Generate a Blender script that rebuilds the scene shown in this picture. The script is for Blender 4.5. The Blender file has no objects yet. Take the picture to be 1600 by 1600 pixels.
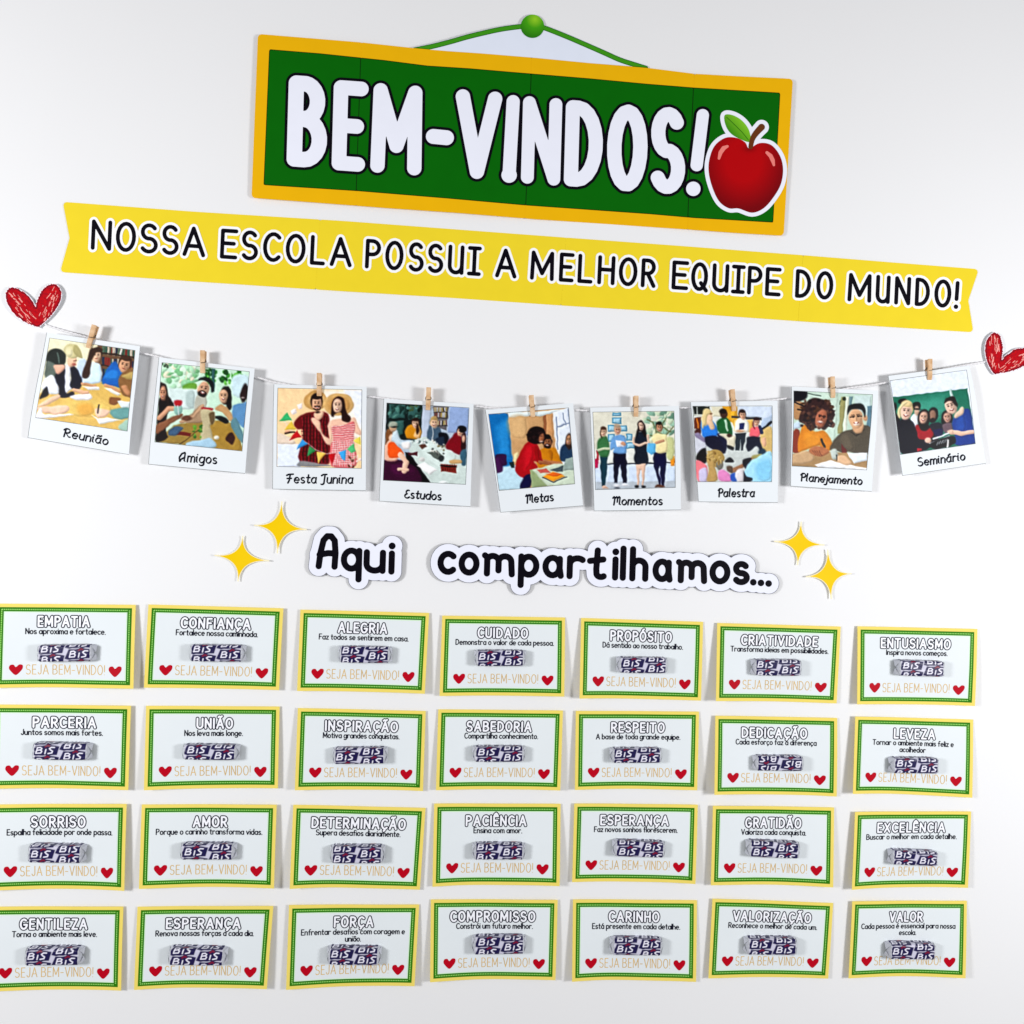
import bpy, math, random
import numpy as np

# ------------------------------------------------------------------ camera, light, exposure
D = 0.79                       # metres from the lens to the wall
FPX = 1300.0                   # focal length in pixels of a 1600 px wide picture
YAW, PITCH, ROLL = -0.0758, 0.01815, math.radians(1.85)
ZC = 1.5                       # height of the lens above the floor

def _rot(ax, a):
    c, s = math.cos(a), math.sin(a)
    return np.array({'x': [[1,0,0],[0,c,-s],[0,s,c]], 'y': [[c,0,s],[0,1,0],[-s,0,c]], 'z': [[c,-s,0],[s,c,0],[0,0,1]]}[ax])
RC = _rot('z', ROLL) @ _rot('y', YAW) @ _rot('x', PITCH)       # camera axes in wall axes (right, up, out)

scene = bpy.context.scene
cam_d = bpy.data.cameras.new('camera'); cam = bpy.data.objects.new('camera', cam_d)
scene.collection.objects.link(cam); scene.camera = cam
cam_d.sensor_width = 36.0; cam_d.lens = 36.0*FPX/1600.0; cam_d.clip_start = 0.02; cam_d.clip_end = 50
def to_world(v):               # (right, up, out) -> blender
    return (v[0], -v[2], v[1] + ZC)
from mathutils import Matrix, Vector
cols = [to_world(RC[:, k]) for k in range(3)]
M = Matrix.Identity(4)
for k in range(3):
    M[0][k] = cols[k][0]; M[1][k] = cols[k][1]; M[2][k] = cols[k][2] - ZC
M[0][3], M[1][3], M[2][3] = 0.0, -D, ZC
cam.matrix_world = M

world = bpy.data.worlds.new('World'); scene.world = world; world.use_nodes = True
bg = world.node_tree.nodes['Background']
bg.inputs['Color'].default_value = (0.99, 0.985, 1.0, 1); bg.inputs['Strength'].default_value = 0.30

def lamp(name, loc, target, power, size, col):
    d = bpy.data.lights.new(name, 'AREA'); d.shape = 'DISK'; d.size = size; d.energy = power; d.color = col
    o = bpy.data.objects.new(name, d); scene.collection.objects.link(o)
    o.location = loc
    o.rotation_euler = (Vector(target) - Vector(loc)).to_track_quat('-Z', 'Y').to_euler()
    return o
lamp('lamp_left', (-1.00, -0.88, ZC+0.04), (-0.05, 0, ZC+0.02), 10.6, 0.28, (0.985, 0.988, 1.0))
lamp('lamp_right', (1.03, -0.88, ZC-0.01), (0.05, 0, ZC+0.02), 9.8, 0.28, (0.985, 0.988, 1.0))

scene.view_settings.view_transform = 'Standard'; scene.view_settings.look = 'None'
scene.view_settings.exposure = 0.0; scene.view_settings.gamma = 1.0

# ------------------------------------------------------------------ helpers
PX = D/FPX                     # metres on the wall per photo pixel near the middle
MM = 0.001
rng = random.Random(7)
nrng = np.random.RandomState(11)

def wall_pt(px, py, h):
    """point (right, up, out) at distance h metres in front of the wall"""
    px = np.asarray(px, float); py = np.asarray(py, float)
    h = np.broadcast_to(np.asarray(h, float), px.shape)
    d = np.stack([(px-800)/FPX, (800-py)/FPX, -np.ones_like(px)], -1) @ RC.T
    t = (D - h)/(-d[..., 2])
    return np.stack([d[..., 0]*t, d[..., 1]*t, h], -1)

def w2b(P):
    P = np.asarray(P)
    return np.stack([P[..., 0], -P[..., 2], P[..., 1] + ZC], -1)

def srgb(c):
    c = np.asarray(c, float)/255.0
    return np.where(c <= 0.04045, c/12.92, ((c+0.055)/1.055)**2.4)

def mat(name, col, rough=0.6, var=0.04, bump=0.0, bscale=300.0, spec=0.07, kind='flat', col2=None, nscale=60.0):
    m = bpy.data.materials.new(name); m.use_nodes = True
    nt = m.node_tree; b = nt.nodes['Principled BSDF']
    b.inputs['Roughness'].default_value = rough
    b.inputs['Specular IOR Level'].default_value = spec
    tc = nt.nodes.new('ShaderNodeTexCoord')
    c = srgb(col)
    if kind == 'attr':
        at = nt.nodes.new('ShaderNodeAttribute'); at.attribute_name = 'print'
        nt.links.new(at.outputs['Color'], b.inputs['Base Color'])
    else:
        nz = nt.nodes.new('ShaderNodeTexNoise'); nz.inputs['Scale'].default_value = nscale; nz.inputs['Detail'].default_value = 4
        nt.links.new(tc.outputs['Object'], nz.inputs['Vector'])
        rp = nt.nodes.new('ShaderNodeValToRGB')
        c2 = srgb(col2) if col2 is not None else np.clip(c*(1-var), 0, 1)
        rp.color_ramp.elements[0].position = 0.3; rp.color_ramp.elements[1].position = 0.7
        rp.color_ramp.elements[0].color = (*c2, 1); rp.color_ramp.elements[1].color = (*c, 1)
        nt.links.new(nz.outputs['Fac'], rp.inputs['Fac'])
        nt.links.new(rp.outputs['Color'], b.inputs['Base Color'])
    if bump:
        n2 = nt.nodes.new('ShaderNodeTexNoise'); n2.inputs['Scale'].default_value = bscale; n2.inputs['Detail'].default_value = 3
        nt.links.new(tc.outputs['Object'], n2.inputs['Vector'])
        bp = nt.nodes.new('ShaderNodeBump'); bp.inputs['Strength'].default_value = bump; bp.inputs['Distance'].default_value = 0.0004
        nt.links.new(n2.outputs['Fac'], bp.inputs['Height']); nt.links.new(bp.outputs['Normal'], b.inputs['Normal'])
    return m

def build_mesh(name, co, loops, counts, m, parent=None, smooth=True, color=None, solid=0.0):
    """co: (n,3) wall frame; loops: flat ids; counts: corners per face"""
    me = bpy.data.meshes.new(name)
    P = w2b(co)
    me.vertices.add(len(P)); me.vertices.foreach_set('co', P.astype(np.float32).ravel())
    me.loops.add(len(loops)); me.loops.foreach_set('vertex_index', np.asarray(loops, np.int32))
    counts = np.asarray(counts, np.int32)
    me.polygons.add(len(counts))
    st = np.concatenate([[0], np.cumsum(counts)[:-1]]).astype(np.int32)
    me.polygons.foreach_set('loop_start', st)
    me.polygons.foreach_set('use_smooth', np.full(len(counts), smooth))
    me.update(calc_edges=True); me.validate()
    if color is not None:
        a = me.color_attributes.new('print', 'FLOAT_COLOR', 'POINT')
        c4 = np.ones((len(P), 4), np.float32); c4[:, :3] = color
        a.data.foreach_set('color', c4.ravel())
    me.materials.append(m)
    o = bpy.data.objects.new(name, me); scene.collection.objects.link(o)
    if solid:
        md = o.modifiers.new('thickness', 'SOLIDIFY'); md.thickness = solid; md.offset = -1
        es_ = o.modifiers.new('crisp_rim', 'EDGE_SPLIT'); es_.split_angle = math.radians(40)
    if parent is not None:
        o.parent = parent
        o.matrix_parent_inverse = parent.matrix_world.inverted()
    return o

def root(name, label, cat, at, group=None):
    o = bpy.data.objects.new(name, None); scene.collection.objects.link(o)
    o.empty_display_size = 0.01
    o.location = tuple(w2b(np.asarray(at)))
    o.matrix_world = Matrix.Translation(o.location)
    o['label'] = label; o['category'] = cat
    if group: o['group'] = group
    return o
def tag(o, label, cat, group=None):
    o['label'] = label; o['category'] = cat
    if group: o['group'] = group

# ---- distance fields on a grid, turned into clean flat meshes
class Field:
    def __init__(s, x0, y0, x1, y1, step):
        s.x0, s.y0, s.st = x0, y0, step
        s.nx = int(math.ceil((x1-x0)/step))+1; s.ny = int(math.ceil((y1-y0)/step))+1
        s.x = x0 + step*np.arange(s.nx); s.y = y0 + step*np.arange(s.ny)
        s.F = np.full((s.ny, s.nx), 1e3)
    def seg(s, p, q, r0, r1=None, pad=8.0):
        if r1 is None: r1 = r0
        m = max(r0, r1)+pad
        i0 = max(0, int((min(p[0], q[0])-m-s.x0)/s.st)); i1 = min(s.nx, int((max(p[0], q[0])+m-s.x0)/s.st)+2)
        j0 = max(0, int((min(p[1], q[1])-m-s.y0)/s.st)); j1 = min(s.ny, int((max(p[1], q[1])+m-s.y0)/s.st)+2)
        if i1 <= i0 or j1 <= j0: return
        X = s.x[i0:i1][None, :]-p[0]; Y = s.y[j0:j1][:, None]-p[1]
        dx, dy = q[0]-p[0], q[1]-p[1]; L = dx*dx+dy*dy
        t = np.clip((X*dx+Y*dy)/L, 0, 1) if L > 1e-12 else np.zeros((j1-j0, i1-i0))
        d = np.hypot(X-t*dx, Y-t*dy) - (r0+(r1-r0)*t)
        w = s.F[j0:j1, i0:i1]; np.minimum(w, d, out=w)
    def stroke(s, pts, r, pad=8.0, nib=None):
        n = len(pts)
        rr = [r]*n if np.isscalar(r) else list(r)
        if nib is not None:
            rr = []
            for k in range(n):
                a, b = pts[max(0, k-1)], pts[min(n-1, k+1)]
                ang = math.atan2(-(b[1]-a[1]), b[0]-a[0])
                rr.append(r*(1-nib[1] + nib[1]*abs(math.sin(ang-nib[0]))))
        if n == 1: s.seg(pts[0], pts[0], rr[0], rr[0], pad); return
        for k in range(n-1):
            s.seg(pts[k], pts[k+1], rr[k], rr[k+1], pad)
    def poly(s, P):
        F = sdpoly(s.x[None, :], s.y[:, None], P)
        s.F = np.minimum(s.F, F)
        return s

def sdpoly(X, Y, P):
    X, Y = np.broadcast_arrays(X, Y)
    d = np.full(X.shape, 1e9); ins = np.zeros(X.shape, bool)
    n = len(P)
    for k in range(n):
        ax, ay = P[k]; bx, by = P[(k+1) % n]
        dx, dy = bx-ax, by-ay; L = dx*dx+dy*dy
        if L < 1e-12: continue
        t = np.clip(((X-ax)*dx+(Y-ay)*dy)/L, 0, 1)
        d = np.minimum(d, (X-ax-t*dx)**2+(Y-ay-t*dy)**2)
        if ay != by:
            c = ((ay > Y) != (by > Y)) & (X < dx*(Y-ay)/dy+ax)
            ins ^= c
    return np.sqrt(d)*np.where(ins, -1, 1)

def contour(F, x, y, thr):
    ny, nx = F.shape; N = nx*ny
    G = F-thr
    G = np.where(np.abs(G) < 1e-6, 1e-6, G)
    IN = G < 0
    c = [IN[:-1, :-1], IN[:-1, 1:], IN[1:, 1:], IN[1:, :-1]]
    code = c[0]*1+c[1]*2+c[2]*4+c[3]*8
    loops, counts = [], []
    for k in range(1, 16):
        jj, ii = np.nonzero(code == k)
        if len(jj) == 0: continue
        base = jj*nx+ii
        corner = [base, base+1, base+nx+1, base+nx]
        edge = [N+base, 2*N+base+1, N+base+nx, 2*N+base]
        colz = []
        for q in range(4):
            a = (k >> q) & 1; b = (k >> ((q+1) % 4)) & 1
            if a: colz.append(corner[q])
            if a != b: colz.append(edge[q])
        colz = colz[::-1]
        loops.append(np.stack(colz, 1).ravel()); counts.append(np.full(len(jj), len(colz)))
    if not loops: return None
    loops = np.concatenate(loops); counts = np.concatenate(counts)
    ids, inv = np.unique(loops, return_inverse=True)
    g = G.ravel()
    kind = ids//N; b = ids % N
    j, i = b//nx, b % nx
    st = x[1]-x[0]
    X = x[0]+i*st; Y = y[0]+j*st
    e = kind == 1; t = g[b[e]]/(g[b[e]]-g[b[e]+1]); X = X.astype(float); Y = Y.astype(float); X[e] += t*st
    e = kind == 2; t = g[b[e]]/(g[b[e]]-g[b[e]+nx]); Y[e] += t*st
    return X, Y, inv.ravel(), counts

def inlay(name, fld, thr, surf, m, parent=None, solid=0.0, color=None, F=None):
    """mesh of the region F < thr; surf(X, Y) gives wall-frame points"""
    r = contour(fld.F if F is None else F, fld.x, fld.y, thr)
    if r is None: return None
    X, Y, lp, ct = r
    col = color(X, Y) if color is not None else None
    return build_mesh(name, surf(X, Y), lp, ct, m, parent, solid=solid, color=col)

def grid_mesh(name, S, T, P, m, parent=None, color=None, solid=0.0):
    """P: (ny,nx,3)"""
    ny, nx = P.shape[:2]
    b = (np.arange(ny-1)[:, None]*nx+np.arange(nx-1)[None, :]).ravel()
    lp = np.stack([b, b+nx, b+nx+1, b+1], 1).ravel()
    return build_mesh(name, P.reshape(-1, 3), lp, np.full(len(b), 4), m, parent, color=None if color is None else color.reshape(-1, 3), solid=solid)

# ---- a hand-drawn skeleton alphabet (baseline 0, capitals 1 high, y up)
def arc(cx, cy, rx, ry, a0, a1):
    n = max(3, int(abs(a1-a0)/18)+1)
    return [(cx+rx*math.cos(math.radians(a0+(a1-a0)*k/n)), cy+ry*math.sin(math.radians(a0+(a1-a0)*k/n))) for k in range(n+1)]
def dot(x, y): return [(x, y)]
def Sshape(w, h):
    return arc(.5*w, .745*h, .46*w, .255*h, 35, 262)+arc(.5*w, .25*h, .5*w, .25*h, 80, -148)
X_ = .62
GL = {
'A': (.6, [[(0,0),(.3,1),(.6,0)], [(.1,.33),(.5,.33)]]),
'B': (.5, [[(0,0),(0,1),(.2,1)]+arc(.2,.76,.24,.24,90,-90)+[(0,.52)], [(.2,.52)]+arc(.22,.26,.28,.26,90,-90)+[(0,0)]]),
'C': (.5, [arc(.3,.5,.3,.5,48,312)]),
'D': (.52, [[(0,0),(0,1),(.12,1)]+arc(.12,.5,.4,.5,90,-90)+[(0,0)]]),
'E': (.4, [[(.4,1),(0,1),(0,0),(.4,0)], [(0,.52),(.34,.52)]]),
'F': (.4, [[(.4,1),(0,1),(0,0)], [(0,.52),(.34,.52)]]),
'G': (.58, [arc(.3,.5,.3,.5,50,352)+[(.58,.44),(.34,.44)]]),
'H': (.5, [[(0,0),(0,1)], [(.5,0),(.5,1)], [(0,.52),(.5,.52)]]),
'I': (0, [[(0,0),(0,1)]]),
'J': (.34, [[(.34,1),(.34,.26)]+arc(.17,.26,.17,.26,0,-165)]),
'L': (.38, [[(0,1),(0,0),(.38,0)]]),
'M': (.66, [[(0,0),(0.02,1),(.33,.2),(.64,1),(.66,0)]]),
'N': (.5, [[(0,0),(0,1),(.5,0),(.5,1)]]),
'O': (.58, [arc(.29,.5,.29,.5,90,450)]),
'P': (.46, [[(0,0),(0,1),(.2,1)]+arc(.2,.74,.26,.26,90,-90)+[(0,.48)]]),
'Q': (.6, [arc(.29,.5,.29,.5,90,450), [(.36,.25),(.6,-.04)]]),
'R': (.48, [[(0,0),(0,1),(.2,1)]+arc(.2,.74,.26,.26,90,-90)+[(0,.48)], [(.2,.48),(.48,0)]]),
'S': (.48, [Sshape(.48, 1)]),
'T': (.52, [[(0,1),(.52,1)], [(.26,1),(.26,0)]]),
'U': (.5, [[(0,1),(0,.27)]+arc(.25,.27,.25,.27,180,360)+[(.5,1)]]),
'V': (.56, [[(0,1),(.28,0),(.56,1)]]),
'X': (.52, [[(0,0),(.52,1)], [(0,1),(.52,0)]]),
'Z': (.46, [[(0,1),(.46,1),(0,0),(.46,0)]]),
'a': (.44, [arc(.22,.31,.22,.31,0,360), [(.44,.62),(.44,0)]]),
'b': (.44, [[(0,1),(0,0)], arc(.22,.31,.22,.31,180,540)]),
'c': (.38, [arc(.23,.31,.23,.31,48,312)]),
'd': (.44, [arc(.22,.31,.22,.31,0,360), [(.44,1),(.44,0)]]),
'e': (.44, [[(.01,.32),(.43,.32)]+arc(.22,.31,.22,.31,10,310)]),
'f': (.3, [arc(.28,.82,.15,.18,70,180)+[(.13,0)], [(0,.58),(.28,.58)]]),
'g': (.44, [arc(.22,.31,.22,.31,0,360), [(.44,.62),(.44,-.12)]+arc(.22,-.12,.22,.2,0,-150)]),
'h': (.4, [[(0,1),(0,0)], [(0,.38)]+arc(.2,.40,.2,.22,180,0)+[(.4,0)]]),
'i': (0, [[(0,.62),(0,0)], dot(0,.88)]),
'j': (.1, [[(.1,.62),(.1,-.15)]+arc(-.06,-.15,.16,.16,0,-120), dot(.1,.88)]),
'l': (0, [[(0,1),(0,0)]]),
'm': (.64, [[(0,.62),(0,0)], [(0,.4)]+arc(.16,.42,.16,.2,180,0)+[(.32,0)], arc(.48,.42,.16,.2,180,0)+[(.64,0)]]),
'n': (.4, [[(0,.62),(0,0)], [(0,.38)]+arc(.2,.40,.2,.22,180,0)+[(.4,0)]]),
'o': (.44, [arc(.22,.31,.22,.31,90,450)]),
'p': (.44, [[(0,.62),(0,-.36)], arc(.22,.31,.22,.31,180,540)]),
'q': (.44, [arc(.22,.31,.22,.31,0,360), [(.44,.62),(.44,-.36)]]),
'r': (.32, [[(0,.62),(0,0)], arc(.2,.40,.2,.22,180,50)]),
's': (.34, [Sshape(.34, .62)]),
't': (.28, [[(.12,.9),(.12,.12)]+arc(.24,.12,.12,.12,180,280), [(0,.62),(.28,.62)]]),
'u': (.4, [[(0,.62),(0,.22)]+arc(.2,.22,.2,.22,180,360)+[(.4,.62)], [(.4,.3),(.4,0)]]),
'v': (.42, [[(0,.62),(.21,0),(.42,.62)]]),
'x': (.4, [[(0,0),(.4,.62)], [(0,.62),(.4,0)]]),
'z': (.36, [[(0,.62),(.36,.62),(0,0),(.36,0)]]),
'.': (0, [dot(0,.0)]), '!': (0, [[(0,1),(0,.32)], dot(0,.0)]), '-': (.3, [[(0,.42),(.3,.42)]]), ' ': (.22, []),
}
def _acc(base, kind):
    w, st = GL[base]; up = base.isupper(); y = 1.2 if up else .86
    c = w/2
    if base == 'i': st = st[:1]
    add = {'~': [[(c-.17,y-.04),(c-.08,y+.05),(c+.07,y-.02),(c+.17,y+.07)]],
           "'": [[(c-.05,y-.04),(c+.1,y+.1)]],
           '^': [[(c-.14,y-.05),(c,y+.1),(c+.14,y-.05)]],
           ',': [[(c+.02,0),(c+.06,-.12),(c-.04,-.24)]]}[kind]
    return (w, st+add)
for ch, b, k in [('Ã','A','~'),('Ç','A',','),('Ó','O',"'"),('Ê','E','^'),('ã','a','~'),('ç','c',','),('á','a',"'"),('ó','o',"'"),('é','e',"'"),('Á','A',"'")]:
    GL[ch] = _acc('C' if ch == 'Ç' else b, k)
SERIF_I = (.26, [[(0,1),(.26,1)], [(.13,1),(.13,0)], [(0,0),(.26,0)]])

def layout(text, gap):
    """strokes of a line of text in cap-height units, and its width"""
    x, out = 0.0, []
    for k, ch in enumerate(text):
        w, st = GL[ch]
        for s in st: out.append([(p[0]+x, p[1]) for p in s])
        x += w+(gap if ch != ' ' else gap*.3)
    return out, x-gap

def place(strokes, width, cx, base, total, cap, r, slant=0.0):
    """scale a laid-out line: total = outer width, cap = outer capital height, y down"""
    sx = (total-2*r)/max(width, 1e-6); sy = cap-2*r
    return [[(cx-total/2+r+p[0]*sx+slant*p[1]*sy, base-r-p[1]*sy) for p in s] for s in strokes]

def smooth(P, closed=True, n=5):
    P = np.array(P, float); N = len(P); out = []
    rngk = range(N) if closed else range(N-1)
    for k in rngk:
        p0, p1, p2, p3 = (P[(k-1) % N], P[k], P[(k+1) % N], P[(k+2) % N]) if closed else (P[max(k-1,0)], P[k], P[k+1], P[min(k+2,N-1)])
        for q in range(n):
            t = q/n
            out.append(tuple(.5*((2*p1)+(-p0+p2)*t+(2*p0-5*p1+4*p2-p3)*t*t+(-p0+3*p1-3*p2+p3)*t**3)))
    if not closed: out.append(tuple(P[-1]))
    return out
# ------------------------------------------------------------------ materials
m_wall = mat('wall_paint', (237,237,238), rough=0.55, var=0.012, bump=0.12, bscale=420, spec=0.2, nscale=5)
m_frame = mat('amber_print', (238,180,6), rough=0.5, var=0.03, bump=0.03)
m_green = mat('green_print', (4,100,4), rough=0.5, var=0.05, bump=0.03)
m_edge = mat('dark_green_print', (8,44,6), rough=0.5)
m_black = mat('black_print', (6,3,14), rough=0.5, var=0.1)
m_letter = mat('white_print', (238,240,252), rough=0.5, var=0.02)
m_pale = mat('pale_paper', (228,234,248), rough=0.6, var=0.02)
m_cord = mat('cord_print', (62,150,24), rough=0.5)
m_corddk = mat('cord_edge_print', (34,104,14), rough=0.5)
m_attr = mat('colour_print', (200,200,200), rough=0.42, kind='attr', bump=0.03, spec=0.1)
m_yellow = mat('yellow_print', (240,214,44), rough=0.5, var=0.03, bump=0.03)
m_halo = mat('halo_print', (250,250,250), rough=0.5, var=0.01)
m_paper = mat('white_paper', (240,242,250), rough=0.6, var=0.015, bump=0.05)
m_cutline = mat('grey_cut_line', (96,98,112), rough=0.6)
m_star = mat('gold_paper', (244,203,2), rough=0.5, var=0.03, bump=0.04)
m_cream = mat('cream_paper_edge', (250,240,200), rough=0.6)
m_card = mat('card_yellow_print', (242,219,108), rough=0.55, var=0.03, bump=0.03)
m_cgreen = mat('card_green_print', (44,120,8), rough=0.55, var=0.04)
m_stitch = mat('stitch_print', (160,226,112), rough=0.55)
m_mint = mat('mint_print', (214,246,206), rough=0.6)
m_panel = mat('card_white_print', (228,234,237), rough=0.6, var=0.012, bump=0.04)
m_title = mat('title_outline_print', (24,26,44), rough=0.55)
m_tfill = mat('title_fill_print', (248,249,255), rough=0.55)
m_motto = mat('motto_print', (20,22,38), rough=0.55)
m_gold = mat('gold_print', (228,190,120), rough=0.55, var=0.2, nscale=150)
m_heart = mat('red_print', (186,0,28), rough=0.5)
m_wood = mat('pin_wood', (232,200,164), rough=0.6, col2=(200,156,112), nscale=170, bump=0.25, bscale=500)
m_wire = mat('spring_wire', (120,104,88), rough=0.35, spec=0.6)
m_wire.node_tree.nodes['Principled BSDF'].inputs['Metallic'].default_value = 0.8
m_string = mat('cotton_string', (238,236,238), rough=0.9, var=0.1, nscale=900)
m_crayon = mat('crayon_red', (202,0,12), rough=0.6, col2=(150,0,22), nscale=420)
m_crayon_dk = mat('crayon_dark_red', (140,10,30), rough=0.6, col2=(90,8,26), nscale=900)
m_crayon_lt = mat('crayon_gap', (250,190,180), rough=0.6, col2=(226,96,90), nscale=1400)

# ------------------------------------------------------------------ the wall
g = 1.9
nx = 60
S, T = np.meshgrid(np.linspace(-g, g, nx), np.linspace(1.4, -1.49, nx))
P = np.stack([S, T, np.zeros_like(S)], -1)
wall = grid_mesh('wall', S, T, P, m_wall)
wall['kind'] = 'structure'

# ------------------------------------------------------------------ the BEM-VINDOS board
def h_board(x, y):
    return MM*(2.6 + 1.3*np.sin((x-400)/118.0) + 0.8*np.sin((x-380)/57.0+1.1)+0.6*np.cos((y-200)/90.0))
def on_board(lift):
    return lambda X, Y: wall_pt(X, Y, h_board(X, Y)+lift*MM)
outer = [(403,53),(565,66.3),(650,75.5),(700,80),(754,83.6),(837,90.5),(920,98.5),(1010,105.8),(1085,115.3),(1160,119.5),(1239,123.2),
         (1224.5,368.4),(1150,364),(1074.5,358.5),(950,350),(837,342.6),(720,333),(604,325),(500,317),(393,309)]
inner = [(421.7,78.2),(500,84.5),(600,95),(667,103.6),(735,108),(800,113.6),(920,123.5),(1010,132),(1085,138),(1218,146),
         (1207,346.5),(1085,339.5),(1016,333.5),(821,319.7),(700,309),(560,297.5),(413,288)]
board = root('welcome_board', 'amber framed green paper board reading BEM-VINDOS! hung by a printed green cord', 'welcome sign', wall_pt(815,210,0))
fo = Field(385, 40, 1250, 380, 2.5); fo.poly(outer)
Fo = sdpoly(fo.x[None, :], fo.y[:, None], outer)
# rounded corners: shrink then grow
inset = Field(385, 40, 1250, 380, 2.5)
def rounded(P, r, fld):
    """distance field of polygon P with corners rounded by r (P shrunk towards its centroid by r first)"""
    P = np.array(P, float); n = len(P); Q = []
    for k in range(n):
        a, b, c = P[k-1], P[k], P[(k+1) % n]
        e1 = (b-a)/np.linalg.norm(b-a); e2 = (c-b)/np.linalg.norm(c-b)
        n1 = np.array([-e1[1], e1[0]]); n2 = np.array([-e2[1], e2[0]])
        nn = n1+n2; nn /= max(1e-6, nn@nn)/2
        Q.append(tuple(b+nn*r))
    return sdpoly(fld.x[None, :], fld.y[:, None], Q)-r
Fo = rounded(outer, 6, fo)
seams = [((565,66),(557,302)), ((830,91),(819.5,342)), ((1085,115.5),(1074.5,358.5))]
def side(fld, seam):
    (ax, ay), (bx, by) = seam
    L = math.hypot(bx-ax, by-ay)
    return ((fld.x[None, :]-ax)*(by-ay)-(fld.y[:, None]-ay)*(bx-ax))/L      # >0 right of the seam
Fi = None
fine = Field(385, 40, 1250, 380, 2.5)
Fi = sdpoly(fine.x[None, :], fine.y[:, None], inner)
# a thin printed shade line round the green field
for k in range(4):
    F = Fo.copy(); G = Fi.copy(); E = Fi.copy()
    if k > 0:
        s = side(fine, seams[k-1]); cut = -(s+ (0.0 if k % 2 else 0.0)); F = np.maximum(F, cut); G = np.maximum(G, cut); E = np.maximum(E, cut)
    if k < 3:
        s = side(fine, seams[k]) - 0.5; F = np.maximum(F, s); G = np.maximum(G, s); E = np.maximum(E, s)
    lift = 0.0 if k % 2 == 0 else 0.12
    sh = inlay('sheet', fine, 0.0, on_board(lift), m_frame, board, solid=0.25*MM, F=F)
    inlay('frame_shade', fine, 1.2, on_board(lift+0.05), m_edge, sh, F=np.maximum(E, F+0.05))
    inlay('green_field', fine, 0.0, on_board(lift+0.10), m_green, sh, F=np.maximum(G, F+0.05))
# letters: (glyph, left, right, top, bottom) of the white shape
LET = [('B',447.8,513.5,119.3,261.8),('E',518.2,576,126.6,267.4),('M',578.6,661.8,132,272),('-',665.5,709.2,202,226),
       ('V',708.8,784.8,141.5,279.6),('I',783,809,148.6,285.6),('N',814,878.6,152,288.5),('D',881,943.6,158,292.6),
       ('O',947,1013.4,163.5,299.4),('S',1013.8,1073,167.4,303.2),('!',1078,1102.4,170.4,305.6)]
fl = Field(430, 100, 1120, 325, 0.8)
for ch, x0, x1, y0, y1 in LET:
    r = {'B':12.0,'E':11.4,'M':11.2,'-':11.6,'V':11.2,'I':10.3,'N':10.0,'D':11.0,'O':11.2,'S':11.0,'!':9.6}[ch]
    w, st = GL[ch]
    cap = (y1-y0)-2*r
    sl = 0.028
    if ch == '-':
        ym = (y0+y1)/2; fl.stroke([(x0+r, ym-0.8), (x1-r, ym+1.2)], r); continue
    if ch == '!':
        fl.stroke([(1078+r+10.5, y0+r), (1083.5+r-4.5, 258)], r); fl.stroke([(1083.3, y1-10.6)], 11.2); continue
    if ch == 'I':
        fl.stroke([(798.6+3.2, y0+r), (795.5, y1-r-2)], r); fl.stroke([(795.5, y1-12)], 12); continue
    if ch == 'B':
        st = [[(0,0),(0,1),(.2,1)]+arc(.18,.77,.27,.23,90,-90)+[(0,.53)], [(.2,.53)]+arc(.2,.265,.31,.265,90,-90)+[(0,0)]]; w = .51
    if ch == 'E':
        st = [[(.4,1),(0,1),(0,0),(.37,0)], [(0,.5),(.33,.5)]]
    if ch == 'M':
        st = [[(0,0),(0.02,1),(.33,.28),(.64,1),(.66,0)]]
    sx = ((x1-x0)-2*r-cap*sl)/max(w, 1e-6)
    for s in st:
        pts = [(x0+r+p[0]*sx+sl*p[1]*cap, y1-r-p[1]*cap+0.072*(p[0]*sx-(x1-x0)/2+r)) for p in s]
        rr = r
        fl.stroke(pts, rr, pad=10)
# fill the slits that a round pen leaves inside B, so only the small counters stay open
inlay('letter_outline', fl, 4.4, on_board(0.42), m_black, board)
inlay('lettering', fl, 0.0, on_board(0.50), m_letter, board)
# cord, knob and pale backing
cordL = [(648,78),(676,72.3),(705,64.9),(729,58),(754,51.9),(782,45.8),(812,41.6),(832,40.5)]
cordR = [(832,38.5),(851,43.7),(885,57),(920,72),(945,83),(968,93.3),(990,100.5),(1009,106.5)]
cordL = smooth(cordL, False, 4); cordR = smooth(cordR, False, 4)
fk = Field(635, 10, 1025, 120, 0.8)
bpoly = cordL+cordR+[(1005,104.6),(920,98.0),(837,90.0),(754,83.2),(700,79.5),(650,75.6)]
fk.F = sdpoly(fk.x[None, :], fk.y[:, None], bpoly)
fc = Field(635, 10, 1025, 120, 0.8); fc.stroke(cordL, 4.0); fc.stroke(cordR, 3.9)
fn = Field(805, 12, 860, 70, 0.7); fn.stroke([(832,41)], 18.3)
back = np.minimum(fk.F, fc.F)
kx = Field(635, 10, 1025, 120, 0.8); kx.stroke([(832,41)], 18.3, pad=30)
back = np.minimum(back, kx.F)
lim = sdpoly(fk.x[None, :], fk.y[:, None], outer)
back = np.maximum(back, -(lim-0.3))
bk = inlay('hanger_backing', fk, 0.3, on_board(0.0), m_pale, board, solid=0.25*MM, F=back)
cf = np.maximum(fc.F, -(lim+0.2))
inlay('cord', fc, 0.0, on_board(0.08), m_corddk, board, F=cf)
inlay('cord_highlight', fc, -1.2, on_board(0.14), m_cord, bpy.data.objects['cord'], F=cf)
def knobcol(X, Y):
    d = np.hypot(X-836, Y-30)/34.0
    a, b, c = srgb((150,208,40)), srgb((66,160,18)), srgb((22,98,14))
    t = np.clip(d, 0, 1)[:, None]
    return np.where(t < .4, a+(b-a)*t/.4, b+(c-b)*(t-.4)/.6)
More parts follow.
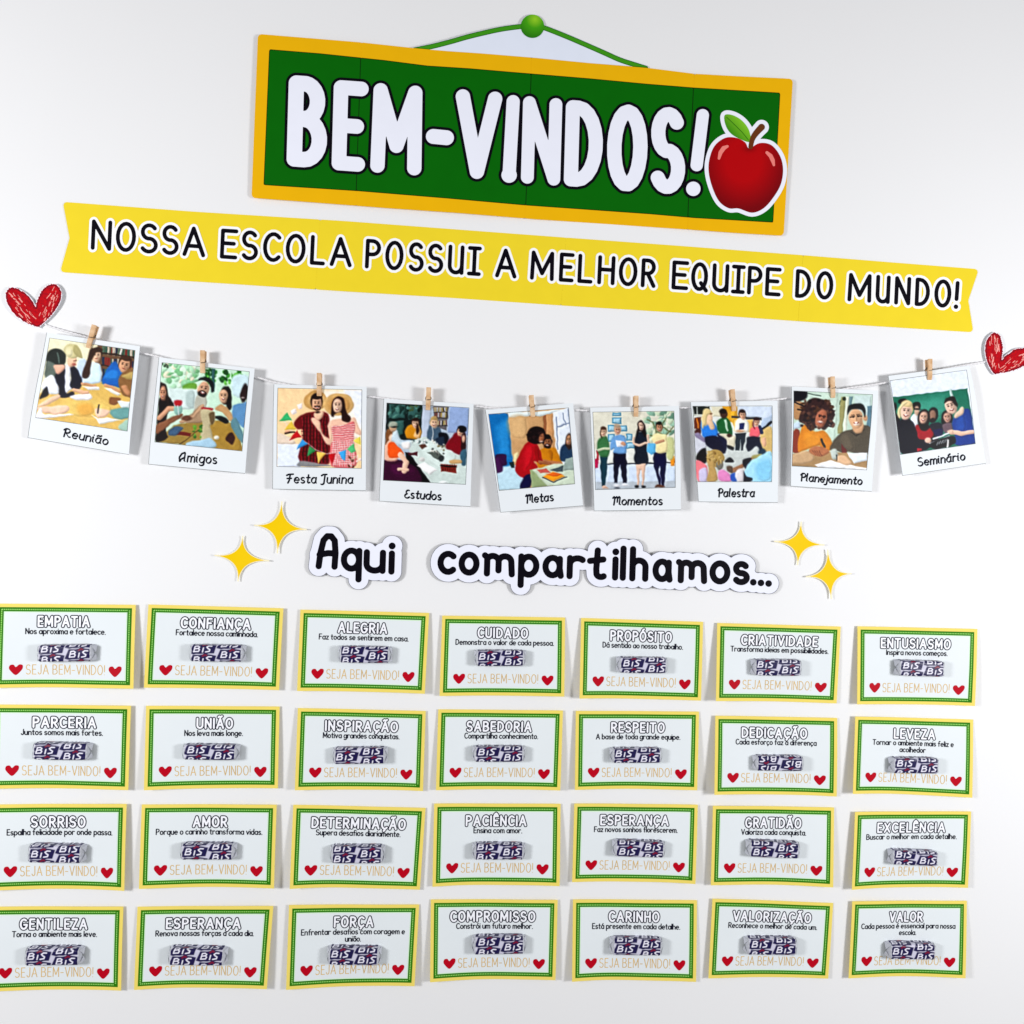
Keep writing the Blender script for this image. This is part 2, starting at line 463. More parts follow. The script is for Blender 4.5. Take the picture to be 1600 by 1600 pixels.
inlay('knob', fn, 0.0, on_board(0.30), m_attr, board, color=knobcol)

# apple cut-out printed over the right end
sz = lambda L: [(800+a/3.3333, b/3.3333) for a, b in L]
apple = smooth(sz([(1235,772),(1290,745),(1350,755),(1395,810),(1412,880),(1400,960),(1360,1030),(1310,1085),(1250,1108),(1180,1086),(1130,1085),(1080,1050),(1045,980),(1025,900),(1028,830),(1055,760),(1110,718),(1170,718),(1215,742)]))
leaf = smooth(sz([(1108,600),(1150,600),(1200,630),(1235,680),(1240,738),(1190,725),(1140,695),(1112,650)]))
fa = Field(1090, 160, 1240, 350, 0.8)
Fa = sdpoly(fa.x[None, :], fa.y[:, None], apple); Fl = sdpoly(fa.x[None, :], fa.y[:, None], leaf)
fs = Field(1090, 160, 1240, 350, 0.8); fs.stroke(smooth(sz([(1243,765),(1252,725),(1270,695),(1300,662)]), False), list(np.linspace(3.4, 5.2, 16)), pad=10)
U = np.minimum(np.minimum(Fa, Fl), fs.F)
ap = inlay('apple_sticker', fa, 6.2, on_board(0.62), m_letter, board, F=U)
def applecol(X, Y):
    a = (X-1165)/62; b = (Y-262)/72
    d = np.clip(np.hypot(a+0.05, b+0.15), 0, 1.1)[:, None]
    c0, c1 = srgb((178,0,6)), srgb((118,0,8))
    c = c0+(c1-c0)*np.clip((d-.45)/.6, 0, 1)
    dip = np.exp(-((X-1171)**2/90+(Y-232)**2/30))[:, None]
    return c*(1-.45*dip)
inlay('apple_skin', fa, 0.0, on_board(0.68), m_attr, ap, F=Fa, color=applecol)
def leafcol(X, Y):
    v = np.clip(((X-1135)*.75-(Y-178)*.65)/26+.5, 0, 1)[:, None]
    return srgb((60,140,16))*(1-v)+srgb((128,196,40))*v
inlay('leaf', fa, 0.0, on_board(0.74), m_attr, ap, F=Fl, color=leafcol)
fv = Field(1090, 160, 1240, 350, 0.6); fv.stroke(sz([(1118,610),(1160,650),(1200,690),(1232,730)]), 0.5)
inlay('leaf_vein', fv, 0.0, on_board(0.80), m_corddk, ap)
m_stem = mat('stem_print', (104,52,22), rough=0.5)
inlay('stem', fs, 0.0, on_board(0.80), m_stem, ap)
m_hl = mat('apple_highlight_print', (236,130,122), rough=0.5)
fh = Field(1090, 160, 1240, 350, 0.7)
fh.stroke(sz([(1078,825),(1086,795),(1102,772),(1122,762)]), [2.0,3.2,3.4,2.0]); fh.stroke(sz([(1328,795),(1347,812),(1358,835),(1364,860)]), [2.4,3.2,3.2,1.8])
inlay('highlight', fh, 0.0, on_board(0.74), m_hl, ap)

# ------------------------------------------------------------------ the yellow banner
def h_ban(x, y):
    return MM*(0.8 + 0.35*np.sin((x-90)/150.0) + 0.25*np.sin((x-90)/61.0))
def on_ban(lift): return lambda X, Y: wall_pt(X, Y, h_ban(X, Y)+lift*MM)
ban = root('slogan_banner', 'long yellow ribbon banner reading NOSSA ESCOLA POSSUI A MELHOR EQUIPE DO MUNDO!', 'banner', wall_pt(810,420,0))
bpts = [(98,315.3),(300,330.5),(540,345.5),(700,357.5),(881,371),(1060,384),(1255,398.8),(1400,410.5),(1529.5,420.6),(1513,469.4),(1521,519.2),
        (1250,502),(1060,488.5),(881,477.5),(700,465),(540,455.3),(300,439.5),(93.8,425),(108.7,372)]
fb = Field(80, 300, 1545, 535, 3.0)
Fb = rounded(bpts, 5, fb)
bseams = [((500,344),(493,452)), ((884,372),(876,478)), ((1255,399),(1247,502))]
for k in range(4):
    F = Fb.copy()
    if k > 0: F = np.maximum(F, -side(fb, bseams[k-1]))
    if k < 3: F = np.maximum(F, side(fb, bseams[k])-0.5)
    inlay('sheet', fb, 0.0, on_ban(0.0 if k % 2 == 0 else 0.16), m_yellow, ban, solid=0.2*MM, F=F)
BT = 'NOSSA ESCOLA POSSUI A MELHOR EQUIPE DO MUNDO!'.replace(' ', '')
BX = [(141.7,175.5),(180,213.5),(217.7,248),(251.5,280.5),(285,320.5),(343.5,372.5),(376,404.5),(410,440),(445.5,478.5),(484,509.5),(515,549.5),
      (570,596),(601,631.5),(637,663.5),(667,694),(699,726),(729.5,753),(773.5,807),(828,867),(873,898),(902,927.5),(933,962),(966,997),(1001,1026),
      (1049,1077),(1079,1108),(1112,1140),(1142,1165.5),(1167,1192),(1195,1221.5),(1242,1268.5),(1274.5,1303),(1324,1363),(1367.5,1392),(1397,1424),
      (1429,1454),(1459,1487.5),(1490,1499.5)]
assert len(BT) == len(BX), (len(BT), len(BX))
ft = Field(125, 325, 1515, 500, 0.62)
r = 3.1
for ch, (x0, x1) in zip(BT, BX):
    u = (x0-142)/1350.0
    xm = (x0+x1)/2
    yb = 391.2+.0682*(xm-158)
    cap = 47.5-3.2*u-2*r
    w, st = (SERIF_I if ch == 'I' else GL[ch])
    if ch == 'U': st = [[(0,1),(0,.27)]+arc(.25,.27,.25,.27,180,360)+[(.5,1)], [(.5,1),(.5,0)]]
    if ch == '!':
        ft.stroke([(x1-r, yb-r-cap+1), (x0+r+1.5, yb-r-12)], r); ft.stroke([(x0+r+.6, yb-r)], r+.5); continue
    sl = 0.045
    sx = (x1-x0-2*r-sl*cap*(0 if ch in 'A' else 1))/w
    for s in st:
        ft.stroke([(x0+r+p[0]*sx+(0 if ch == 'A' else sl)*p[1]*cap, yb-r-p[1]*cap+.0682*(x0+r+p[0]*sx-xm)) for p in s], r)
inlay('letter_halo', ft, 4.0, on_ban(0.30), m_halo, ban)
inlay('lettering', ft, 0.0, on_ban(0.36), m_black, ban)

# ------------------------------------------------------------------ cut-out words
def word(name, label, boxes, bounds, h0, bridges=()):
    hf = lambda x, y: MM*(h0+0.7*np.sin(x/31.0)+0.5*np.cos(y/23.0))
    on = lambda lift: (lambda X, Y: wall_pt(X, Y, hf(X, Y)+lift*MM))
    rt = root(name, label, 'paper word', wall_pt((bounds[0]+bounds[2])/2, (bounds[1]+bounds[3])/2, 0))
    f = Field(*bounds, 0.6)
    r = 4.9
    for it in boxes:
        ch, x0, x1, yb, cap = it[:5]         # outer box of the main body, baseline (outer), outer cap height
        if ch == '.':
            f.stroke([((x0+x1)/2, yb-5.2)], 5.2, pad=14); continue
        w, st = GL[ch]
        if ch == 'A': st = [[(0,0),(.05,.45),(.14,.86),(.26,1),(.4,1),(.52,.86),(.56,.45),(.54,0)], [(.02,.38),(.3,.44),(.56,.44)]]; w = .56
        if ch == 't': st = [[(.17,1.0),(.14,.3),(.15,.14)]+arc(.28,.14,.13,.13,190,310), [(-.05,.60),(.34,.67)]]; w = .42
        if ch == 'a': st = [arc(.2,.31,.22,.31,60,400)[:-1]+[(.44,.62),(.45,.3),(.48,0)]]; st = [arc(.22,.31,.22,.3,20,380), [(.44,.58),(.44,.25),(.48,0)]]; w = .48
        if ch == 'm': st = [[(-.03,.62),(.03,.56),(.03,0)], [(.03,.42)]+arc(.17,.42,.15,.19,160,0)+[(.32,.12)], arc(.48,.42,.16,.19,160,0)+[(.66,0)]]; w = .66
        capk = cap-2*r
        sx = (x1-x0-2*r)/w if w > 0 else 0
        xx = x0+r if w > 0 else (x0+x1)/2
        sl = 0.03
        for s in st:
            f.stroke([(xx+p[0]*sx+sl*p[1]*capk, yb-r-p[1]*capk+.035*(p[0]*sx)) for p in s], r if len(s) > 1 else 5.4, pad=14)
    for b in bridges: 
        f2 = Field(*bounds, 0.6); f2.stroke(list(b[0]), b[1], pad=14); f.B = f2.F
    F = f.F
    sheet = inlay('paper', f, 11.3, on(0.0), m_cutline, rt, solid=0.35*MM, F=F)
    inlay('paper_face', f, 10.6, on(0.06), m_letter, rt, F=F)
    inlay('lettering', f, 0.0, on(0.13), m_black, rt)
    return rt
XH = 38.0
capx = (XH-9.8)/.62+9.8
word('paper_word', 'white cut-out paper word reading Aqui in black letters', [('A',493,528.5,889.5,57),('q',532,565.5,893,capx),('u',567.5,602.5,896,capx),('i',605,618,898,capx)], (470,810,640,940), 2.8)
cw = 'compartilhamos'
cb = [(683,712.5),(716,749),(754,804.5),(809,842.5),(847,881),(885,914),(919,951),(956,966),(967.5,978.5),(983,1013),(1019,1051),(1057,1105),(1108,1141),(1144,1171.5)]
boxes = []
for ch, (a, b) in zip(cw, cb):
    yb = 898+.035*((a+b)/2-697)
    boxes.append((ch, a, b, yb, capx if ch in 'comparaos' else capx*(.93 if ch == 't' else 1.0)))
boxes += [('.',1172,1182,915,10),('.',1184,1194,916,10),('.',1196,1206,917,10)]
word('paper_word', 'long white cut-out paper word reading compartilhamos... in black letters', boxes, (660,830,1240,945), 2.8)

# ------------------------------------------------------------------ gold stars
def star(tips, label, h0):
    t, r, b, l = [np.array(p, float) for p in tips]
    c = (t+r+b+l)/4
    P = []
    for p, q in ((t, r), (r, b), (b, l), (l, t)):
        m = c+((p+q)/2-c)*0.03
        for k in range(10):
            u = k/10
            P.append(tuple((1-u)**2*p+2*u*(1-u)*m+u*u*q))
    x0, y0 = min(p[0] for p in P)-5, min(p[1] for p in P)-5
    x1, y1 = max(p[0] for p in P)+5, max(p[1] for p in P)+5
    f = Field(x0, y0, x1, y1, 0.8); F = sdpoly(f.x[None, :], f.y[:, None], P)
    hf = lambda X, Y: MM*(h0+1.6*((X-c[0])/40)**2+1.2*((Y-c[1])/40)**2)
    rt = root('paper_star', label, 'star', wall_pt(c[0], c[1], 0), 'gold paper stars beside the cut-out words')
    inlay('paper', f, 0.9, lambda X, Y: wall_pt(X, Y, hf(X, Y)), m_cream, rt, solid=0.3*MM, F=F)
    inlay('gold_face', f, -0.1, lambda X, Y: wall_pt(X, Y, hf(X, Y)+.06*MM), m_star, rt, F=F)
star([(440.4,784),(478.7,827.4),(433.2,864),(397.6,820.7)], 'gold four-pointed star left of the word Aqui, the upper of that pair', 1.6)
star([(379.2,838),(420,876.3),(371.8,907.8),(335.8,867.7)], 'gold four-pointed star farthest left, lower of the pair before Aqui', 1.4)
star([(1252,815.7),(1287.8,851.5),(1246.2,882.4),(1210.5,846)], 'gold four-pointed star above the end of compartilhamos, upper right pair', 1.4)
star([(1293.4,859.6),(1330,896.3),(1299,935.3),(1260,901.2)], 'gold four-pointed star farthest right, lower of the right pair', 1.8)

# ------------------------------------------------------------------ string
spts = [(66,501),(78,510),(140,528),(219,550.5),(242,556),(316,574.5),(400,589.5),(428,597),(498,609),(577,619.5),(668,630),(743,634.5),(765,637),(832,641),(897,640.5),(920,641.5),(994,640),(1064,637),(1075,637),(1146,631),(1216,624),(1231,622),(1302,611),(1326.5,606.3),(1385,597.6),(1454,581),(1515,569.5),(1540,565),(1556,560)]
sh = [0.75,0.8,4.5]+[5.5]*(len(spts)-6)+[4.5,0.8,0.75]
cv = smooth(spts, False, 6)
hh = np.interp(np.linspace(0, 1, len(cv)), np.linspace(0, 1, len(sh)), sh)*MM
ctr = wall_pt([p[0] for p in cv], [p[1] for p in cv], hh)
def tube(C, r, n=7, twist=None):
    C = np.asarray(C); N = len(C)
    t = np.gradient(C, axis=0); t /= np.linalg.norm(t, axis=1)[:, None]
    ref = np.array([0, 0, 1.0]); s = np.cross(t, ref); s /= np.linalg.norm(s, axis=1)[:, None]+1e-9; u = np.cross(s, t)
    a = np.linspace(0, 2*math.pi, n, endpoint=False)
    V = C[:, None]+r*(np.cos(a)[None, :, None]*s[:, None]+np.sin(a)[None, :, None]*u[:, None])
    V = V.reshape(-1, 3); L = []
    for i in range(N-1):
        for k in range(n):
            L += [i*n+k, i*n+(k+1) % n, (i+1)*n+(k+1) % n, (i+1)*n+k]
    return V, L
# resample finely and twist two plies
seglen = np.concatenate([[0], np.cumsum(np.linalg.norm(np.diff(ctr, axis=0), axis=1))])
q = np.arange(0, seglen[-1], 0.0016)
cc = np.stack([np.interp(q, seglen, ctr[:, k]) for k in range(3)], 1)
VV, LL, off = [], [], 0
for ply in (0, math.pi):
    ph = q/0.0042*2*math.pi*0.5+ply
    c2 = cc+0.00038*np.stack([np.zeros_like(q), np.cos(ph), np.sin(ph)], 1)
    V, L = tube(c2, 0.00068, 6); VV.append(V); LL += [i+off for i in L]; off += len(V)
st_o = build_mesh('string', np.concatenate(VV), LL, np.full(len(LL)//4, 4), m_string)
tag(st_o, 'thin white string strung between the two red hearts with photos pinned on it', 'string')

# ------------------------------------------------------------------ crayon hearts
def crayon_heart(P, lobes, label, seed):
    P = smooth(P, True, 3)
    x0, y0 = min(p[0] for p in P)-5, min(p[1] for p in P)-5
    x1, y1 = max(p[0] for p in P)+5, max(p[1] for p in P)+5
    f = Field(x0, y0, x1, y1, 0.5); F = sdpoly(f.x[None, :], f.y[:, None], P)
    c = np.mean(P, 0)
    hf = lambda X, Y: MM*(2.4+0.8*((X-c[0])/40)**2)
    on = lambda lift: (lambda X, Y: wall_pt(X, Y, hf(X, Y)+lift*MM))
    rt = root('paper_heart', label, 'heart', wall_pt(c[0], c[1], 0), 'crayon hearts at the ends of the string')
    inlay('paper', f, 0.5, on(0), m_paper, rt, solid=0.3*MM, F=F)
    rg = np.random.RandomState(seed)
    nz = sum(a*np.sin(f.x[None, :]*kx+f.y[:, None]*ky+p) for a, kx, ky, p in [(rg.uniform(.1,.35), rg.uniform(-2.4,2.4), rg.uniform(-2.4,2.4), rg.uniform(0,6)) for _ in range(9)])
    inlay('crayon_fill', f, -0.2, on(.06), m_crayon, rt, F=F+0.15+0.8*nz)
    # darker outline strokes
    d = Field(x0, y0, x1, y1, 0.5); d.F = np.abs(F+2.0)-0.85
    inlay('crayon_outline', d, 0.0, on(.12), m_crayon_dk, rt, F=d.F+0.6*nz)
    g = Field(x0, y0, x1, y1, 0.5)
    for (ax, ay), (bx, by), wd in lobes:
        dx, dy = bx-ax, by-ay; L = math.hypot(dx, dy); nxx, nyy = -dy/L, dx/L
        for k in range(34):
            t = rg.uniform(.08, .92); s = rg.uniform(-1, 1)*wd*(0.35+.65*math.sin(math.pi*min(1, t*.9+.1)))
            l = rg.uniform(1.5, 9)
            x, y = ax+dx*t+nxx*s, ay+dy*t+nyy*s
            bend = rg.uniform(-.25, .25)
            g.stroke([(x, y), (x+(dx/L+nxx*bend)*l, y+(dy/L+nyy*bend)*l)], rg.uniform(.2, .7)*(1.7 if rg.rand() < .16 else 1))
    inlay('crayon_gap', g, 0.0, on(.18), m_crayon_lt, rt, F=np.maximum(g.F+0.18*nz, F+1.2))
hl = [(480,1030),(300,890),(170,730),(115,600),(105,500),(135,410),(200,358),(290,362),(400,410),(520,490),(620,600),(668,700),(682,740),(700,640),(740,540),(800,420),(880,340),(980,292),(1080,298),(1150,370),(1185,480),(1170,600),(1110,730),(1020,860),(920,970),(765,1110),(735,1128)]
crayon_heart([(a/12.308, 420+b/12.308) for a, b in hl], [((57,509),(16,458),10),((62,507),(88,450),9)], 'red crayon-scribbled paper heart at the left end of the string', 3)
hr = [(440,1230),(370,1080),(320,920),(300,750),(315,600),(370,450),(440,370),(530,310),(600,320),(680,390),(720,500),(755,650),(750,820),(728,990),(800,900),(900,830),(1050,730),(1200,700),(1350,690),(1450,730),(1500,830),(1480,960),(1380,1090),(1250,1170),(1050,1260),(850,1310),(700,1330),(545,1360)]
crayon_heart([(1520+a/16, 500+b/16) for a, b in hr], [((1555,582),(1553,525),9),((1557,582),(1608,552),9)], 'red crayon-scribbled paper heart at the right end of the string, cut by the frame', 5)
# ------------------------------------------------------------------ sheets given by four corners
class Quad:
    def __init__(s, C, hc, bow=lambda S, T: 0*S):
        """C: corners TL TR BR BL; hc: their heights (mm); bow: extra height (mm), zero at the corners"""
        s.C = np.array(C, float)
        s.K = wall_pt(s.C[:, 0], s.C[:, 1], np.array(hc)*MM); s.bow = bow
    def at(s, S, T, lift=0.0):
        S = np.asarray(S, float); T = np.asarray(T, float)
        a, b, c, d = [k for k in s.K]
        P = (((1-S)*(1-T))[..., None]*a+(S*(1-T))[..., None]*b+(S*T)[..., None]*c+((1-S)*T)[..., None]*d)
        P[..., 2] += MM*(s.bow(S, T)+lift)
        return P
    def inv(s, X, Y):
        a, b, c, d = s.C
        S = np.full(np.shape(X), .5); T = S.copy()
        for _ in range(6):
            px = (1-S)*(1-T)*a[0]+S*(1-T)*b[0]+S*T*c[0]+(1-S)*T*d[0]-X
            py = (1-S)*(1-T)*a[1]+S*(1-T)*b[1]+S*T*c[1]+(1-S)*T*d[1]-Y
            j11 = (1-T)*(b[0]-a[0])+T*(c[0]-d[0]); j12 = (1-S)*(d[0]-a[0])+S*(c[0]-b[0])
            j21 = (1-T)*(b[1]-a[1])+T*(c[1]-d[1]); j22 = (1-S)*(d[1]-a[1])+S*(c[1]-b[1])
            det = j11*j22-j12*j21
            S = S-(j22*px-j12*py)/det; T = T-(-j21*px+j11*py)/det
        return S, T
    def px(s, lift): return lambda X, Y: s.at(*s.inv(X, Y), lift)
    def rect(s, name, s0, t0, s1, t1, n, m_, lift, mt, parent, solid=0.0, colorfn=None):
        S, T = np.meshgrid(np.linspace(s0, s1, n), np.linspace(t0, t1, m_))
        return grid_mesh(name, S, T, s.at(S, T, lift), mt, parent, solid=solid, color=None if colorfn is None else colorfn(S, T))

# ------------------------------------------------------------------ word cards
CARDS = [
[(-6,943),(212,945),(208.4,1076.3),(-11,1075)],[(232,944.5),(442.7,950.5),(436,1078.5),(225,1074.5)],[(469.5,952.5),(670.5,957.7),(663.7,1084.2),(464.2,1079.7)],[(691,961.8),(883,964.8),(881.8,1088.7),(686.8,1087.5)],[(908,965.5),(1098.7,971.6),(1095.3,1094.9),(905.5,1091.6)],[(1120.7,973.3),(1313.7,979),(1307.3,1099.2),(1118.7,1095.5)],[(1339.8,978.5),(1527.5,982.8),(1523.6,1103.3),(1339.2,1100.6)],
[(-12,1100.7),(204.5,1102.7),(200.3,1234.8),(-16,1232.6)],[(228.4,1102.7),(436.8,1104),(434,1232),(225,1234.8)],[(465.5,1106.3),(665.2,1111),(660.9,1236.2),(460.7,1234.8)],[(684.8,1108.3),(879.7,1110.2),(875.5,1235.4),(681.2,1234.8)],[(899.7,1110.7),(1092.3,1111.8),(1089.5,1235),(898.3,1234.4)],[(1117.7,1118.3),(1308.3,1121.9),(1307.5,1244.8),(1116.2,1242)],[(1336.3,1119.5),(1520.8,1124.3),(1519.5,1246.8),(1332.5,1240.5)],
[(-14,1257),(197.7,1256.3),(194,1392.4),(-18,1391.9)],[(221.6,1256.9),(432.3,1257.4),(428,1388.5),(217.1,1389)],[(458.3,1257.4),(665,1262.5),(656,1390.5),(452.7,1389)],[(678.5,1255.5),(876,1256),(874.5,1384.8),(675.7,1385.7)],[(897.4,1255.5),(1090.4,1257.4),(1086.7,1381.5),(894,1378.4)],[(1114,1259.1),(1303.3,1261.6),(1301.9,1386.8),(1110.6,1383.4)],[(1336,1268.7),(1517.5,1268),(1512.5,1387.5),(1331,1390.5)],
[(-20,1416.7),(192.6,1416.7),(189,1548.3),(-26,1549.7)],[(215,1416.7),(427,1415.9),(416.8,1546),(209.5,1546.7)],[(451.7,1414),(655,1413.5),(647.7,1541.3),(447,1546.6)],[(673.2,1405.3),(871.5,1406.2),(868,1531.9),(672,1534.8)],[(895.3,1405.3),(1089.1,1406.7),(1087.7,1534.5),(893.8,1534)],[(1113.2,1404.1),(1302.1,1411.2),(1294.2,1529.5),(1106.8,1528.7)],[(1331.8,1408.3),(1510.8,1407.5),(1508.8,1528.8),(1325.8,1528.8)]]
# title, its width and centre as fractions of the card, then the motto lines the same way
TXT = [
('EMPATIA',.39,.484,[('Nos aproxima e fortalece.',.578,.50)]),('CONFIANÇA',.535,.503,[('Fortalece nossa caminhada.',.61,.516)]),('ALEGRIA',.40,.487,[('Faz todos se sentirem em casa.',.70,.50)]),('CUIDADO',.424,.494,[('Demonstra o valor de cada pessoa.',.797,.512)]),('PROPÓSITO',.52,.493,[('Dá sentido ao nosso trabalho.',.66,.509)]),('CRIATIVIDADE',.64,.507,[('Transforma ideias em possibilidades.',.80,.51)]),('ENTUSIASMO',.60,.488,[('Inspira novos começos.',.516,.50)]),
('PARCERIA',.475,.52,[('Juntos somos mais fortes.',.594,.505)]),('UNIÃO',.29,.514,[('Nos leva mais longe.',.44,.507)]),('INSPIRAÇÃO',.586,.50,[('Motiva grandes conquistas.',.60,.50)]),('SABEDORIA',.538,.49,[('Compartilha conhecimento.',.593,.51)]),('RESPEITO',.451,.504,[('A base de toda grande equipe.',.687,.508)]),('DEDICAÇÃO',.552,.485,[('Cada esforço faz a diferença',.665,.50)]),('LEVEZA',.362,.505,[('Tornar o ambiente mais feliz e',.684,.495),('acolhedor',.22,.495)]),
('SORRISO',.42,.495,[('Espalha felicidade por onde passa.',.78,.51)]),('AMOR',.272,.507,[('Porque o carinho transforma vidas.',.79,.505)]),('DETERMINAÇÃO',.73,.50,[('Supera desafios diariamente.',.645,.50)]),('PACIÊNCIA',.495,.49,[('Ensina com amor.',.385,.505)]),('ESPERANÇA',.57,.49,[('Faz novos sonhos florescerem.',.678,.503)]),('GRATIDÃO',.478,.50,[('Valoriza cada conquista.',.536,.505)]),('EXCELÊNCIA',.60,.49,[('Buscar o melhor em cada detalhe.',.78,.495)]),
('GENTILEZA',.511,.49,[('Torna o ambiente mais leve.',.623,.50)]),('ESPERANÇA',.57,.49,[('Renova nossas forças a cada dia.',.732,.505)]),('FORÇA',.321,.50,[('Enfrentar desafios com coragem e',.803,.50),('união.',.125,.50)]),('COMPROMISSO',.688,.489,[('Constrói um futuro melhor.',.608,.504)]),('CARINHO',.424,.492,[('Está presente em cada detalhe.',.71,.51)]),('VALORIZAÇÃO',.664,.50,[('Reconhece o melhor de cada um.',.738,.51)]),('VALOR',.306,.475,[('Cada pessoa é essencial para nossa',.817,.495),('escola.',.15,.495)])]
# front face of each chocolate: left, right, top, bottom (photo px), drop to the right, phase of the logo rows, upside down
CANDY = [(60.4,140,1007.5,1034,-1.0,.20,0),(299,376,1007.5,1034,1,.22,0),(533,606,1010,1036,1,.20,0),(747,817,1016,1041,0,.35,0),(970.5,1040,1027,1052,1,.34,0),(1182,1250,1030.5,1056,1,.28,0),(1408,1474,1032,1057,2,.30,0),
(53,133.5,1161,1188,1,.39,0),(288,366,1163.5,1188,1,.28,0),(524,599,1168,1194,-1,.50,0),(744,816,1166,1191,0,.30,0),(960,1031,1169,1192.5,0,.30,0),(1185,1253,1181,1205,1,.50,1),(1398.7,1465,1184,1209,1,.30,0),
(46,124,1320,1349,1,.45,0),(284.6,361.5,1318,1344,0,.43,0),(520,595,1321.5,1350,0,.68,0),(744,816,1318,1344,0,.78,0),(964,1036,1314,1340,2,.60,0),(1174,1247,1314.5,1341,3,.62,0),(1397.5,1464,1329,1353,3,.20,0),
(41,121,1481,1509.5,-1,.37,0),(266,347,1481,1509.5,1,.70,0),(515.5,589,1480.5,1509,1,.28,0),(743,817,1463,1492,-1,.20,0),(960,1032,1466,1493.5,1,.55,0),(1171,1243,1465.5,1493,1,.28,0),(1393.7,1460,1473.5,1500,1,.42,0)]
HEARTP = smooth([(0,-4.2),(-3.2,-8),(-8,-7.2),(-9.5,-2.5),(-6.6,2.6),(0,8.6),(6.2,3.2),(9.6,-2.2),(9.4,-7.4),(4.6,-8.2)], True, 3)
CW, CH = 200.0, 126.0

def make_card(i):
    C = CARDS[i]; col, row = i % 7, i//7
    rg = np.random.RandomState(100+i)
    tl, tr = rg.uniform(1.0, 3.0, 2); bl, br = rg.uniform(3.2, 8.6, 2); wv = rg.uniform(-.7, .7); wp = rg.uniform(0, 3)
    if col in (5, 6): bl += 1.2; tl += 1.5
    if col in (0, 1): br += 0.8; tr += 1.2
    b1, b2 = rg.uniform(-.9, .1), rg.uniform(.2, 1.0)
    def bow(S, T):
        u = 4*S*(1-S)
        return -((bl+br)/2*.62*T**1.3+.35*(tl+tr)/2*(1-T)-.1)*u+ b2*.4*np.sin(math.pi*T)*(1-u) + wv*np.sin(2*math.pi*S)*T+.25*np.sin(3*math.pi*S+wp)*np.abs(2*T-1)
    q = Quad(C, [tl, tr, br, bl], bow)
    title, tw, tc, mot = TXT[i]
    motto = ' '.join(m[0] for m in mot)
    rt = root('word_card', f'bordered word card {title}: {motto.strip(".")}', 'card', q.at(np.array(.5), np.array(.5)), 'word cards in four rows')
    q.rect('paper', 0, 0, 1, 1, 33, 17, 0.0, m_card, rt, solid=0.22*MM)
    a = 5.2/CW; b = 5.2/CH
    gb = q.rect('green_border', a, b, 1-a, 1-b, 33, 17, 0.10, m_cgreen, rt)
    # stitches: a dashed pale line inside the green band
    V, L = [], []
    d = 8.6; w = .75
    def quad(x0, y0, x1, y1):
        n = len(V)*4
        V.append([(x0,y0),(x0,y1),(x1,y1),(x1,y0)])
    pit = 2.7
    for k in range(int((CW-2*d)/pit)):
        x = d+k*pit
        quad(x, d-w, x+1.7, d+w); quad(x, CH-d-w, x+1.7, CH-d+w)
    for k in range(int((CH-2*d)/pit)):
        y = d+k*pit
        quad(d-w, y, d+w, y+1.7); quad(CW-d-w, y, CW-d+w, y+1.7)
    V = np.array(V).reshape(-1, 2)
    build_mesh('stitching', q.at(V[:, 0]/CW, V[:, 1]/CH, .20), np.arange(len(V)), np.full(len(V)//4, 4), m_stitch, gb)
    e = 11.6
    q.rect('mint_line', e/CW, e/CH, 1-e/CW, 1-e/CH, 33, 17, 0.18, m_mint, gb)
    e = 12.9
    q.rect('white_panel', e/CW, e/CH, 1-e/CW, 1-e/CH, 33, 17, 0.26, m_panel, rt)
    sf = lambda lift: (lambda X, Y: q.at(X/CW, Y/CH, lift))
    # title
    lay, w = layout(title, .315)
    f = Field(CW*(tc-tw/2)-6, 7, CW*(tc+tw/2)+6, 50, .5)
    for s in place(lay, w, CW*tc, .288*CH-1.5, CW*tw-3.0, 20.0-3.0, 1.4): f.stroke(s, 1.4, pad=4)
    inlay('title_outline', f, 1.5, sf(.34), m_title, rt)
    inlay('title_lettering', f, 0.0, sf(.40), m_tfill, rt)
    # motto
    f = None
    for k, (tx, mw, mc) in enumerate(mot):
        lay, w = layout(tx, .2)
        g = Field(14, 32, CW-12, 66, .42) if f is None else f
        f = g
        for s in place(lay, w, CW*mc, (.364+.088*k)*CH, CW*mw, 9.6, .72, .0): f.stroke(s, .72, pad=2)
    inlay('motto_lettering', f, 0.0, sf(.46), m_motto, rt)
    # welcome line and hearts
    lay, w = layout('SEJA BEM-VINDO!', .24)
    f = Field(36, 88, 166, 114, .45)
    for s in place(lay, w, CW*.503, .845*CH, CW*.57, 15.2, .58): f.stroke(s, .58, pad=2)
    inlay('welcome_lettering', f, 0.0, sf(.34), m_gold, rt)
    for cx, cy in ((.150, .794), (.862, .808)):
        x, y = cx*CW, cy*CH-1
        f = Field(x-12, y-11, x+12, y+11, .6); P = [(x+px*.98, y+py*.95) for px, py in HEARTP]
        f.F = sdpoly(f.x[None, :], f.y[:, None], P)
        inlay('heart', f, 0.0, sf(.34), m_heart, rt)
    return q

